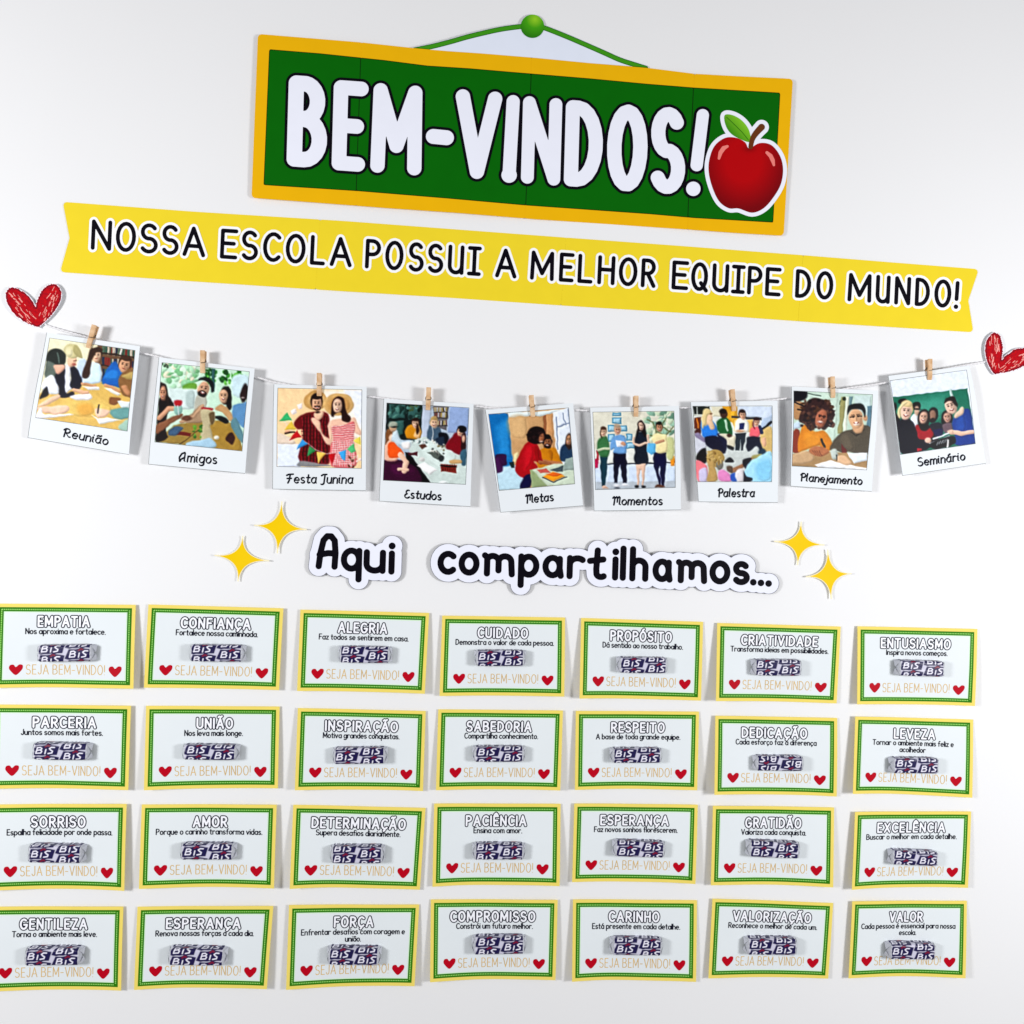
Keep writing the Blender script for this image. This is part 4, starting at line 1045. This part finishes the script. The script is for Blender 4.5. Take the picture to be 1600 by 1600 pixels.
def pic5(p):
    p.bg((208,170,124)); p.poly([(130,340),(360,340),(420,980),(200,980)], (22,122,184), 6); p.poly([(230,500),(360,400),(400,860),(260,820)], (52,150,210), 40)
    p.poly([(360,330),(760,320),(1000,290),(780,370),(370,385)], (226,238,240), 5); p.poly([(370,390),(780,370),(800,1000),(430,940)], (206,168,124), 5); p.blob([(380,400),(560,400),(560,620),(400,600)], (220,186,140), 40)
    p.poly([(770,370),(810,360),(820,900),(780,900)], (164,110,76)); p.poly([(800,355),(880,340),(900,800),(820,820)], (214,166,118)); p.poly([(880,330),(1120,250),(1140,1000),(930,960)], (226,232,242), 6)
    for a in (((930,500),(1080,450)),((1000,340),(1030,480)),((1060,300),(1090,560)),((925,390),(935,760))): p.line(list(a), 7, (150,164,190))
    p.poly([(200,980),(460,940),(560,1100),(530,1230),(240,1240)], (196,222,234), 10); p.blob([(210,830),(330,820),(350,900),(330,950),(230,960)], (70,30,80)); p.blob([(200,880),(270,870),(300,1000),(240,1040),(200,1000)], (84,34,92)); p.poly([(370,920),(430,900),(430,980),(400,980)], (40,60,60)); p.blob([(430,820),(470,800),(470,900),(430,900)], (240,226,180))
    p.blob([(960,880),(970,760),(1030,700),(1120,720),(1130,900),(1000,900)], (44,74,104)); p.ell(1070,670,44,96,(70,50,44)); p.face(1066,650,28,56,(206,160,124),None,0,True)
    p.blob([(700,830),(740,760),(830,740),(910,750),(960,860),(980,960),(760,980),(700,960)], (206,140,24)); p.blob([(830,760),(880,800),(860,900)], (180,116,14), 12); p.face(820,680,44,66,(176,118,82),DK,0,True,(30,22,22))
    p.line([(740,900),(850,920),(960,930)], 26, (190,130,90))
    p.blob([(440,980),(500,800),(600,670),(690,680),(760,880),(740,920),(660,900),(700,980),(620,1060),(600,1100),(510,1080)], (180,16,36)); p.blob([(560,760),(640,720),(650,860),(560,1000)], (206,30,50), 30); p.line([(690,760),(700,860),(740,910)], 26, (164,12,30)); p.line([(730,910),(840,930)], 20, (170,110,76))
    p.blob([(580,600),(620,520),(700,495),(780,530),(800,620),(760,680),(690,700),(600,670)], (34,20,24)); p.spots((590,510,790,680),30,[(34,20,24),(56,34,34)],16,30,8); p.ell(748,630,30,52,(176,116,84),18); p.ell(745,672,16,7,(236,220,212)); p.ell(745,605,9,4,(60,36,30))
    p.blob([(500,1220),(540,1080),(620,1060),(620,1200)], (24,26,80)); p.poly([(610,1000),(700,990),(830,1190),(640,1210)], (160,176,134)); p.poly([(640,1000),(900,930),(1140,940),(1150,1170),(820,1190)], (206,218,200), 8)
    p.poly([(990,1010),(1030,870),(1140,850),(1140,1000)], (160,176,170)); p.poly([(850,1000),(1000,950),(1000,1020),(930,1030)], (90,104,110)); p.poly([(690,1000),(800,980),(860,1030),(740,1040)], (216,110,100)); p.poly([(760,1080),(880,1020),(1020,1080),(890,1130)], (244,170,40)); p.poly([(790,1050),(900,1030),(1000,1060),(880,1080)], (236,120,40)); p.line([(760,1085),(890,1140),(1040,1085)], 6, (70,76,90))
def pic6(p):
    p.bg((222,220,206)); p.spots((760,320,1110,680),60,[(170,206,184),(150,190,170),(206,222,196),(120,160,140),(224,232,206)],20,50,12)
    for a in (((790,420),(850,440),(900,600)),((1000,400),(960,500),(1060,560)),((1090,500),(1000,600),(900,560)),((820,600),(960,640))): p.line(list(a), 7, (120,130,90), 6)
    bl = (70,150,186)
    for (x, y, w, h) in ((385,335,95,38),(380,390,110,75),(330,480,100,75),(440,480,110,75),(330,585,80,90),(540,580,70,80),(440,600,80,60),(540,680,100,70)):
        p.poly([(x,y),(x+w,y),(x+w,y+h),(x,y+h)], bl, 4); p.poly([(x+12,y+12),(x+w-12,y+12),(x+w-12,y+h-12),(x+12,y+h-12)], (176,214,232), 5)
    p.poly([(170,760),(1110,760),(1110,930),(170,930)], (230,232,226), 8); p.poly([(170,930),(1115,930),(1120,1210),(185,1235)], (212,224,240), 6); p.line([(330,935),(1110,915)], 7, (40,44,60)); p.poly([(180,1140),(1120,1130),(1120,1220),(185,1235)], (190,198,206), 8)
    p.poly([(165,880),(215,870),(220,975),(175,980)], (200,14,96)); p.line([(205,780),(212,880)], 12, (190,24,60)); p.poly([(1050,850),(1105,840),(1105,950),(1060,950)], (238,160,40)); p.blob([(1000,640),(1090,640),(1090,860),(1010,860)], (206,210,160), 12)
    # woman in green
    p.poly([(235,840),(325,840),(320,1000),(300,1180),(262,1190),(245,1000)], (28,74,90)); p.blob([(205,760),(215,660),(260,610),(320,620),(350,760),(325,850),(235,840)], (74,130,84)); p.line([(215,770),(350,750)], 14, (206,214,186)); p.face(278,565,32,48,SKL,(90,60,44),0,True); p.blob([(245,540),(255,630),(240,610)], (90,60,44)); p.poly([(262,1190),(300,1180),(340,1215),(270,1220)], (226,190,170))
    # man in blue
    p.poly([(390,800),(530,800),(550,900),(548,1150),(505,1155),(470,930),(435,1150),(400,1150)], (22,20,54)); p.blob([(360,680),(400,610),(460,590),(530,620),(545,720),(530,810),(395,805),(400,760),(360,770)], (124,170,216)); p.poly([(420,655),(520,670),(505,740),(430,730)], (232,236,246)); p.face(440,535,36,52,(222,176,150),(190,170,150),0,True); p.ell(505,695,28,26,(214,166,138)); p.ell(435,1180,34,14,(240,240,244)); p.ell(530,1175,34,12,(240,240,244)); p.ell(440,1210,24,8,(40,44,60))
    # woman in black
    p.blob([(640,700),(650,590),(690,560),(750,570),(785,640),(780,700),(790,930),(650,935)], (34,44,60)); p.poly([(655,935),(770,930),(755,1050),(745,1180),(730,1180),(715,1000),(700,1000),(690,1180),(670,1180)], (232,200,180)); p.line([(625,620),(625,690),(690,720),(760,690),(800,690),(790,600)], 13, (236,204,184)); p.blob([(660,620),(675,470),(715,425),(755,470),(775,600),(750,620),(720,560),(690,560)], (40,24,28)); p.face(712,490,27,44,(240,206,186),None,0,True); p.ell(665,1195,24,16,(24,24,30)); p.ell(745,1195,22,16,(24,24,30))
    # man with folder
    p.poly([(855,800),(1005,800),(1005,950),(985,1190),(950,1180),(930,960),(915,1000),(965,1190),(930,1180),(860,950)], (24,22,74)); p.blob([(835,640),(880,580),(940,580),(1010,600),(1020,720),(1000,800),(890,800),(880,720)], (238,226,180)); p.line([(890,690),(980,660)], 14, (216,170,140)); p.poly([(790,690),(885,700),(880,800),(830,830),(785,790)], (110,190,232)); p.face(925,505,34,52,(206,156,124),(36,26,24),0,True); p.blob([(890,1180),(950,1170),(990,1200),(890,1205)], (110,70,50))
def pic7(p):
    p.bg((222,226,222)); p.poly([(165,330),(360,335),(360,420),(180,430)], (40,48,44)); p.line([(210,340),(215,430)], 6, (206,210,206)); p.poly([(180,470),(260,460),(260,600),(180,590)], (120,60,36)); p.line([(170,440),(280,440)], 9, (214,216,206)); p.line([(215,480),(225,590)], 7, (236,150,50))
    p.poly([(380,340),(520,340),(500,460),(390,450)], (226,222,200)); p.poly([(505,335),(680,335),(700,560),(560,500)], (222,170,48)); p.poly([(600,340),(680,340),(640,560),(600,480)], (236,190,70),10); p.poly([(680,335),(1085,335),(1085,560),(960,480),(700,440)], (212,222,236), 6)
    p.poly([(610,440),(960,470),(960,500),(610,470)], (70,74,80)); p.poly([(640,500),(860,490),(860,640),(640,620)], (236,196,110)); p.poly([(960,500),(1080,420),(1080,700),(950,660)], (190,206,226)); p.line([(950,620),(1075,520)], 16, (24,30,44))
    p.poly([(180,720),(1080,660),(1080,1210),(200,1210)], (206,212,210), 20)
    p.blob([(180,640),(210,590),(250,600),(250,660),(220,680)], (90,50,46)); p.blob([(180,720),(260,680),(330,760),(280,880),(190,870)], (214,216,226)); p.blob([(180,680),(230,640),(300,720),(290,750)], (150,140,170))
    p.blob([(250,560),(290,480),(370,480),(430,560),(450,660),(380,710),(290,700)], (56,140,224)); p.ell(335,470,56,86,(240,206,180)); p.blob([(270,600),(268,430),(310,360),(360,370),(385,430),(340,440),(320,560),(300,560)], (226,208,158)); p.ell(375,420,12,8,(140,90,70)); p.blob([(340,500),(390,500),(410,590),(360,600)], (230,200,170)); 
    p.blob([(300,700),(420,680),(510,740),(540,880),(440,860),(330,800)], (28,28,60)); p.blob([(440,660),(520,660),(560,760),(540,850),(500,760)], (30,34,70)); p.blob([(540,960),(590,930),(640,970),(620,990),(550,990)], (30,32,40))
    p.blob([(440,520),(500,470),(570,480),(620,600),(610,680),(540,690),(450,620)], (34,110,62)); p.poly([(525,500),(550,490),(575,620),(555,630)], (200,226,206)); p.ell(525,425,44,58,(84,56,46)); p.ell(515,395,40,28,(46,32,30)); p.blob([(460,660),(560,660),(650,690),(640,820),(570,800),(540,720)], (222,216,196)); p.ell(585,675,30,24,(84,56,46)); p.blob([(560,790),(640,820),(630,850),(570,830)], (40,40,46))
    p.blob([(650,560),(680,480),(760,470),(810,540),(800,640),(660,640)], (238,238,230)); p.poly([(700,540),(755,530),(760,600),(695,610)], (34,50,110)); p.face(740,440,34,50,(226,184,156),(56,36,32),0,False); p.poly([(650,650),(780,650),(760,740),(740,850),(715,850),(715,720),(700,850),(660,850)], (50,62,74)); p.ell(715,625,50,16,(214,172,140))
    p.blob([(820,640),(850,580),(930,580),(945,660),(900,700),(830,690)], (238,120,132)); p.face(900,525,28,42,(232,190,164),(60,24,28),0,False); p.blob([(860,560),(860,520),(880,600)], (110,20,36)); p.blob([(780,720),(830,690),(960,700),(980,780),(1000,860),(960,890),(900,800),(820,860),(790,840)], (34,42,64))
    p.blob([(950,640),(1080,580),(1080,900),(1020,880),(960,800)], (216,190,130)); p.blob([(960,720),(1010,700),(1010,800),(980,800)], (232,190,160)); p.ell(965,870,44,40,(40,70,90),0,10); p.line([(940,580),(960,640)], 22, (40,60,100))
    p.blob([(590,1080),(740,1000),(860,920),(960,900),(940,960),(800,1010),(680,1090),(620,1110)], (172,128,96)); p.blob([(740,960),(840,940),(820,1020),(770,1060)], (30,30,44)); p.blob([(850,940),(870,900),(960,890),(930,940)], (176,170,110))
    p.blob([(750,1110),(830,980),(960,900),(1080,880),(1080,1210),(780,1190)], (176,222,242)); p.blob([(900,1000),(1060,960),(1060,1180),(920,1180)], (150,208,236), 30); p.blob([(740,1080),(790,1150),(860,1180),(830,1215),(750,1210)], (24,28,50))
    p.blob([(200,950),(240,850),(310,830),(330,940),(300,1000)], (30,24,28)); p.blob([(195,970),(320,1020),(330,1200),(220,1200)], (236,140,150)); p.blob([(240,1080),(320,1060),(330,1205),(240,1205)], (206,200,226))
    p.ell(425,940,105,100,(186,158,96)); p.blob([(330,960),(400,900),(420,1040),(450,1200),(330,1200),(350,1080)], (196,166,110)); p.blob([(430,1000),(500,960),(520,1020),(470,1080)], (130,128,120)); p.spots((340,860,500,1000),20,[(206,180,120),(160,130,76)],10,30,3)
    p.blob([(460,1100),(520,1070),(600,1140),(620,1200),(470,1200)], (226,150,200)); p.blob([(600,1130),(660,1110),(680,1200),(620,1205)], (44,100,190)); p.blob([(550,1040),(620,1040),(620,1110),(570,1090)], (110,90,76)); p.blob([(660,1100),(740,1060),(750,1200),(680,1200)], (226,222,226))
def pic8(p):
    p.bg((196,216,202)); p.poly([(330,320),(700,330),(660,900),(520,900)], (206,224,212), 20); p.poly([(730,370),(790,370),(740,800),(690,800)], (170,166,116)); p.poly([(790,370),(830,380),(790,800),(750,800)], (224,230,216)); p.poly([(830,370),(870,370),(850,500),(820,500)], (130,160,166)); p.poly([(880,350),(1090,360),(1080,640),(900,500)], (206,222,220),12); p.poly([(1040,480),(1090,470),(1080,760),(1020,760)], (110,144,160)); p.ell(768,395,24,24,(50,60,40)); p.line([(330,330),(500,365)], 7, (110,130,120)); p.line([(720,420),(715,460)], 5, (110,120,90))
    p.blob([(180,310),(330,310),(330,390),(240,440),(180,470)], (24,22,36)); p.blob([(180,450),(250,430),(310,470),(290,600),(230,640),(180,620)], (190,150,110)); p.line([(190,440),(290,480),(280,530),(230,520)], 9, (34,30,40)); p.blob([(160,700),(240,660),(260,730),(170,750)], (206,222,236))
    p.blob([(170,800),(240,760),(260,1000),(170,1010)], (150,66,40))
    p.blob([(250,800),(300,700),(430,780),(540,770),(640,930),(600,1000),(500,980),(470,940),(300,1000),(230,1000)], (216,144,34)); p.blob([(320,800),(480,820),(480,930),(340,960)], (226,158,50), 30); p.line([(500,870),(540,960)], 14, (40,44,40))
    p.blob([(240,640),(300,470),(400,390),(500,400),(600,460),(650,600),(590,700),(530,760),(440,700),(380,770),(300,690)], (70,44,44)); p.spots((270,410,640,740),90,[(60,34,38),(110,76,64),(48,26,34),(92,60,40)],14,34,21)
    p.face(500,620,66,104,(190,124,96),None,14,True); p.line([(470,590),(510,600),(550,610)], 5, (60,30,30)); p.ell(486,668,24,9,(230,212,204),16)
    p.blob([(600,980),(680,840),(760,770),(860,750),(980,700),(1080,760),(1050,1040),(820,1010),(790,1060),(700,1000)], (96,88,74)); p.blob([(720,860),(800,800),(880,960),(800,1000)], (112,102,86), 30); p.line([(850,790),(900,830),(1000,760)], 6, (66,58,48)); p.poly([(740,920),(800,1000),(800,1060),(740,1030)], (120,40,36))
    p.blob([(860,720),(900,800),(980,780),(990,690),(940,650)], (216,176,140)); p.face(900,620,84,118,(226,184,148),None,-4,True); p.ell(1010,620,22,34,(214,168,132)); p.blob([(805,580),(810,490),(870,460),(960,455),(1010,510),(1010,610),(985,560),(950,520),(850,520)], (26,26,32)); p.ell(905,697,34,11,(236,228,220)); p.line([(835,610),(885,600)], 6, (50,34,30)); p.line([(920,600),(970,600)], 6, (50,34,30))
    p.poly([(165,1040),(640,1010),(1060,1060),(1040,1230),(165,1180)], (176,146,106), 8); p.blob([(180,1050),(340,1000),(420,1080),(360,1140),(180,1150)], (206,176,140)); p.blob([(360,1000),(430,950),(520,960),(600,1010),(520,1060),(420,1060)], (190,128,90)); 
    for k in range(4): p.line([(400+k*26,1000),(440+k*26,1050)], 4, (140,84,60), 4)
    p.poly([(430,1160),(620,1110),(900,1180),(1040,1200),(1030,1230),(470,1190)], (238,240,244)); p.poly([(810,1030),(1040,1020),(1040,1110),(890,1150)], (230,238,246)); p.blob([(610,1000),(680,980),(700,1080),(640,1100)], (196,206,200)); p.blob([(700,1060),(790,1060),(860,1140),(830,1170),(760,1160),(690,1110)], (224,190,156)); p.line([(684,1050),(690,1110)], 6, (50,56,60))
def pic9(p):
    p.bg((226,232,244)); p.poly([(170,590),(1020,490),(1125,1115),(270,1240)], (34,126,104), 4); p.poly([(400,620),(780,560),(800,800),(450,820)], (74,160,140), 60); p.poly([(812,500),(842,496),(870,660),(840,660)], (206,224,220))
    p.ell(195,700,26,50,(30,24,30)); p.blob([(190,760),(240,800),(260,900),(220,920)], (24,22,34)); p.ell(285,640,54,36,(34,26,28))
    p.blob([(380,820),(440,780),(470,860),(440,930),(390,910)], (232,236,240)); p.ell(440,690,48,50,(34,26,28)); p.ell(445,745,32,55,(206,176,156)); p.ell(445,725,40,9,(24,22,26))
    p.blob([(440,960),(500,880),(640,940),(700,1000),(660,1150),(480,1140)], (24,20,30)); p.blob([(430,930),(490,900),(560,960),(640,930),(620,1050),(460,1080)], (170,18,44))
    p.ell(630,790,58,84,(28,20,26)); p.ell(625,800,40,66,(160,126,108)); p.ell(625,850,34,24,(40,30,34)); p.blob([(600,900),(720,880),(760,960),(660,1010)], (40,44,60)); p.blob([(640,960),(740,950),(740,1020),(660,1030)], (34,36,90))
    p.blob([(470,900),(460,780),(520,725),(580,760),(590,880),(560,960),(500,960)], (28,18,24)); p.face(522,815,44,70,(226,186,166),None,6,True)
    p.blob([(740,900),(730,780),(780,735),(840,780),(850,880),(800,900)], (30,20,26)); p.face(790,815,38,60,(214,172,154),None,-8,True); p.blob([(740,900),(840,880),(860,960),(780,1000)], (120,100,110))
    p.blob([(210,900),(250,860),(330,820),(420,900),(480,1060),(600,1090),(560,1190),(290,1230),(250,1100)], (18,20,44)); p.face(325,750,62,92,(240,206,188),(226,206,160),6,True); p.blob([(235,820),(235,720),(290,650),(340,650),(270,720),(265,820)], (234,218,176))
    p.blob([(850,860),(900,780),(980,730),(1050,730),(1100,960),(1120,1110),(900,1130),(880,1010)], (28,74,152)); p.blob([(900,820),(980,780),(1000,960),(900,960)], (44,92,172), 30); p.blob([(870,800),(960,700),(980,760),(900,830)], (232,206,184))
    p.face(828,690,62,96,(238,204,186),None,-24,True); p.blob([(755,660),(780,600),(850,580),(900,640),(905,700),(870,660),(820,630)], (44,30,30))
    p.line([(1090,980),(960,1000),(850,985)], 24, (236,200,180)); p.blob([(800,970),(860,960),(870,1010),(820,1010)], (238,204,184)); p.line([(640,1060),(810,1000)], 10, (232,236,240)); p.line([(600,1110),(820,1030)], 8, (206,214,220)); p.ell(580,1080,38,30,(238,204,186)); p.blob([(620,1100),(860,1030),(880,1120),(660,1180)], (26,26,32)); 
    for k in range(5): p.line([(680+k*24,1130-k*8),(700+k*24,1095-k*8)], 4, (190,196,200), 3)
    p.poly([(800,1070),(820,1070),(815,1160),(795,1160)], (240,240,240)); p.poly([(460,1170),(510,1170),(510,1200),(460,1205)], (190,40,60))

def stz(ox, oy, k): return lambda a: (ox+a[0]/k, oy+a[1]/k)
POL = [
(pic1,(30,490,6.957),[(72.8,519.5),(218.6,541),(201.3,710.6),(43.2,684)],[(335,268),(1258,403),(1178,1278),(188,1130)],'Reunião',(465,1340),(962,1436),105,((815,122),(740,368)),[8.2,10.5,7.5,5.0],'leftmost snapshot captioned Reunião, people writing round a yellow table'),
(pic2,(215,530,7.275),[(248,558.2),(397.8,576),(383,740),(231.8,725.5)],[(280,268),(1268,372),(1188,1272),(202,1168)],'Amigos',(455,1393),(900,1424),118,((737,125),(733,382)),[7.5,9.5,8.5,6.0],'snapshot captioned Amigos, friends toasting with red wine outdoors'),
(pic3,(405,565,7.273),[(427.7,600.5),(573,604.2),(571.4,766.8),(425.6,764.4)],[(215,303),(1165,323),(1160,1212),(203,1190)],'Festa Junina',(300,1386),(1068,1392),116,((680,128),(678,388)),[7.5,8.5,7.0,6.0],'snapshot captioned Festa Junina, couple in straw hats holding bunting'),
(pic4,(575,590,7.273),[(599.5,623),(740,631.2),(734.8,791.8),(592.2,783.2)],[(216,290),(1146,346),(1106,1212),(175,1165)],'Estudos',(402,1374),(832,1400),108,((690,110),(680,366)),[7.5,8.5,7.5,7.0],'snapshot captioned Estudos, study group round a grey table'),
(pic5,(745,600,7.442),[(758,640.3),(895.5,629.8),(911,790.5),(782,800.9)],[(138,354),(1064,280),(1134,1160),(262,1238)],'Metas',(560,1396),(895,1364),112,((635,128),(655,380)),[8.5,8.0,8.0,8.5],'snapshot captioned Metas, woman in red leaning over a desk'),
(pic6,(905,600,7.442),[(921.4,637),(1060.9,634.3),(1063.8,796.9),(928.1,798.6)],[(160,330),(1098,318),(1112,1202),(190,1228)],'Momentos',(375,1414),(970,1412),110,((665,135),(665,376)),[8.0,8.5,9.0,7.5],'snapshot captioned Momentos, four people standing in a row'),
(pic7,(1060,590,7.441),[(1078.8,628.3),(1214.8,626),(1215.2,785.5),(1091.2,784.2)],[(168,335),(1086,332),(1078,1210),(208,1210)],'Palestra',(450,1394),(888,1394),110,((630,135),(655,386)),[9.0,7.5,6.5,9.0],'snapshot captioned Palestra, seated talk in a circle of listeners'),
(pic8,(1215,570,7.441),[(1236.5,603.9),(1372.2,610.3),(1362.2,768.2),(1235.2,759.8)],[(188,305),(1100,350),(1032,1220),(170,1175)],'Planejamento',(255,1356),(985,1402),104,((640,135),(655,380)),[9.5,7.5,6.0,9.0],'snapshot captioned Planejamento, two smiling people planning at a table'),
(pic9,(1370,540,7.273),[(1387.6,587.4),(1515,571),(1540.5,724.2),(1409.9,743.5)],[(150,402),(1014,280),(1118,1113),(270,1237)],'Seminário',(462,1380),(1012,1305),108,((608,150),(614,386)),[8.5,6.0,5.5,10.0],'rightmost snapshot captioned Seminário, group before a green chalkboard'),
]
m_ink = mat('caption_ink', (14,18,30), rough=0.6)
m_pedge = mat('picture_edge_line', (120,124,124), rough=0.6)
m_pap2 = mat('snapshot_paper', (231,236,240), rough=0.5, var=0.012, bump=0.03, spec=0.1)
CAP = dict(GL)
CAP['M'] = (.8, [[(0,.85),(.1,1),(.2,.9),(.17,0)], [(.2,.8),(.36,1),(.48,.9),(.48,.35)], [(.48,.8),(.62,1),(.72,.9),(.72,.1),(.84,.02)]])
CAP['A'] = (.62, [[(.1,.0)]+arc(.3,.35,.28,.35,240,160)+[(.2,.85),(.45,1),(.5,.9),(.5,.12),(.6,.0)], [(.08,.12),(.3,.3),(.5,.45)]])
CAP['E'] = (.48, [arc(.3,.75,.2,.22,60,250)+arc(.28,.26,.26,.26,110,330)])
CAP['F'] = (.55, [[(-.05,.86),(.12,.97),(.55,1)], [(.27,.98),(.24,.3),(.14,0)], [(.02,.5),(.42,.52)]])
CAP['J'] = (.4, [[(.0,.86),(.15,.98),(.48,1)], [(.32,.98),(.3,.1)]+arc(.12,.05,.18,.2,0,-130)])
CAP['P'] = (.48, [[(.08,.86),(.14,.0)], [(-.02,.8),(.1,.98),(.25,1)]+arc(.27,.73,.22,.26,80,-110)])
CAP['R'] = (.6, [[(.1,.9),(.08,.0)], [(-.04,.82),(.1,.98),(.25,1)]+arc(.27,.74,.22,.25,80,-110)+[(.15,.48)], [(.18,.47),(.48,.03),(.6,.05)]])
CAP['S'] = (.5, [Sshape(.5, 1)])
CAP['a'] = (.46, [arc(.22,.31,.22,.31,40,330), [(.42,.62),(.4,.1),(.5,.0)]])
CAP['ã'] = (.46, CAP['a'][1]+GL['ã'][1][-1:]); CAP['á'] = (.46, CAP['a'][1]+GL['á'][1][-1:])
CAP['t'] = (.3, [[(.14,.92),(.13,.1),(.22,0),(.32,.06)], [(0,.62),(.3,.62)]])
CAP['l'] = (.1, [[(0,1),(.0,.1),(.1,0)]]); CAP['i'] = (.08, [[(-.04,.55),(0,.62),(0,.1),(.1,.0)], dot(0.02,.86)])

def make_snapshot(i):
    pic, (ox, oy, k), C, PQ, cap, A, B, ch, pin, hc, label = POL[i]
    z = stz(ox, oy, k)
    rg = np.random.RandomState(40+i)
    b1, b2 = rg.uniform(.8, 1.8), rg.uniform(-.6, .6)
    bow = lambda S, T: b1*np.sin(math.pi*T)+b2*np.sin(2*math.pi*T)-0.9*4*S*(1-S)*T**2
    q = Quad(C, hc, bow)
    rt = root('snapshot', label, 'photo', q.at(np.array(.5), np.array(.5)), 'snapshots pegged along the string')
    q.rect('paper', 0, 0, 1, 1, 21, 25, 0, m_pap2, rt, solid=.3*MM)
    # thin printed cut line round the rim
    e = .004
    V, L = [], []
    n = 24
    for (s0, t0, s1, t1) in ((0,0,e,1), (0,1-e,1,1)):
        S, T = np.meshgrid(np.linspace(s0, s1, 2 if s1-s0 < .1 else n), np.linspace(t0, t1, 2 if t1-t0 < .1 else n))
        P = q.at(S, T, .05); ny, nx2 = S.shape; o = sum(len(v) for v in V)
        V.append(P.reshape(-1, 3)); b = (np.arange(ny-1)[:, None]*nx2+np.arange(nx2-1)[None]).ravel()
        L.append((np.stack([b, b+nx2, b+nx2+1, b+1], 1)+o).ravel())
    L = np.concatenate(L)
    build_mesh('cut_line', np.concatenate(V), L, np.full(len(L)//4, 4), m_pedge, rt)
    pq = [z(a) for a in PQ]
    # picture and its thin edge
    c4 = np.array(pq); ctr = c4.mean(0)
    for nm, grow, lift, n in (('edge', .7, .06, 25), ('pic', 0, .13, 132)):
        g = [tuple(p+grow*np.sign(p-ctr)) for p in c4]
        S, T = np.meshgrid(np.linspace(0, 1, n), np.linspace(0, 1, n))
        a, b, c, d = [np.array(v) for v in g]
        PP = ((1-S)*(1-T))[..., None]*a+(S*(1-T))[..., None]*b+(S*T)[..., None]*c+((1-S)*T)[..., None]*d
        P = q.px(lift)(PP[..., 0], PP[..., 1])
        if nm == 'edge': grid_mesh('picture_edge', S, T, P, m_pedge, rt)
        else:
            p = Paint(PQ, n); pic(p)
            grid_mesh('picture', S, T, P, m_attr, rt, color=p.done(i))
    # caption
    a, b = np.array(z(A)), np.array(z(B)); L = np.linalg.norm(b-a); u = (b-a)/L; v = np.array([u[1], -u[0]])
    h = ch/k
    save = dict(GL); GL.update(CAP); lay, w = layout(cap, .19); GL.clear(); GL.update(save)
    f = Field(-6, -h*1.5, L+6, h*.7, .3)
    for s in place(lay, w, L/2, 0, L, h, 1.15, .11): f.stroke(s, 1.45 if len(s) > 1 else 1.15, pad=2, nib=(2.3, .5) if len(s) > 1 else None)
    mp = lambda X, Y: q.px(.13)(a[0]+u[0]*X-v[0]*Y, a[1]+u[1]*X-v[1]*Y)
    inlay('caption', f, 0, mp, m_ink, rt)
    # clothespin
    pt_, pb_ = z(pin[0]), z(pin[1])
    s_, t_ = q.inv(np.array(pb_[0]), np.array(pb_[1]))
    hp = q.at(s_, np.array(0.03))[2]
    make_pin(pt_, pb_, hp, cap)

def prism(profile, width, frame):
    """profile: (along, out) outline; extruded along the width; frame: origin, along, side, out"""
    o, ea, es, eo = frame; n = len(profile)
    V = []
    for sd in (-.5, .5):
        for a, b in profile: V.append(o+ea*a+es*sd*width+eo*b)
    L = list(range(n)); ct = [n]; L += list(range(2*n-1, n-1, -1)); ct.append(n)
    for k in range(n): L += [k, n+k, n+(k+1) % n, (k+1) % n]; ct.append(4)
    return np.array(V), L, ct
def make_pin(pt_, pb_, hp, cap):
    hp = hp+.0003
    T3 = wall_pt(pt_[0], pt_[1], hp+.003); B3 = wall_pt(pb_[0], pb_[1], hp+.003)
    T3[2] = B3[2] = hp
    ea = B3-T3; L = np.linalg.norm(ea); ea /= L
    eo = np.array([0, 0, 1.0]); es = np.cross(eo, ea)
    mm = MM
    rt = root('clothespin', f'small wooden clothespin holding the {cap} snapshot on the string', 'clothespin', (T3+B3)/2, 'small wooden clothespins on the string')
    W = 4.3*mm
    for sg in (1, -1):
        pr = [(0, 1.5), (0, 3.3), (.30*L/mm, 3.0), (.5*L/mm, 2.7), (.56*L/mm, 2.35), (.62*L/mm, 2.65), (.86*L/mm, 2.3), (L/mm, 1.3), (L/mm, .32), (.80*L/mm, .32), (.76*L/mm, .75), (.70*L/mm, .34), (.50*L/mm, .5), (.44*L/mm, 1.0), (.38*L/mm, .75)]
        pr = [(a*mm, b*mm*sg) for a, b in pr]
        V, Lp_, ct = prism(pr, W, (T3, ea, es, eo))
        o = build_mesh('leg', V, Lp_, ct, m_wood, rt, smooth=False)
        bv = o.modifiers.new('bevel', 'BEVEL'); bv.width = .25*mm; bv.segments = 2; bv.limit_method = 'ANGLE'
    # coil through the middle and the wire arms over both legs
    c = T3+ea*.44*L
    th = np.linspace(0, 2*math.pi*4, 90)
    R = 1.15*mm
    pts = c+np.stack([np.linspace(-W*.62, W*.62, 90)*1.0]*3, 1)*es+(R*np.cos(th))[:, None]*ea+(R*np.sin(th))[:, None]*eo
    V1, L1 = tube(pts, .33*mm, 6)
    arm = []
    for sg in (1, -1):
        a0 = c+es*W*.62*sg
        arm.append(np.array([a0+eo*R*sg*.2, a0+eo*2.2*mm*sg+ea*1.0*mm, a0+eo*2.95*mm*sg+ea*2.0*mm, c-es*W*.3*sg+eo*2.95*mm*sg+ea*2.5*mm]))
    Vs, Ls, off = [V1], list(L1), len(V1)
    for A_ in arm:
        V2, L2 = tube(A_, .33*mm, 6); Vs.append(V2); Ls += [x+off for x in L2]; off += len(V2)
    build_mesh('spring', np.concatenate(Vs), Ls, np.full(len(Ls)//4, 4), m_wire, rt)

for i in range(9): make_snapshot(i)
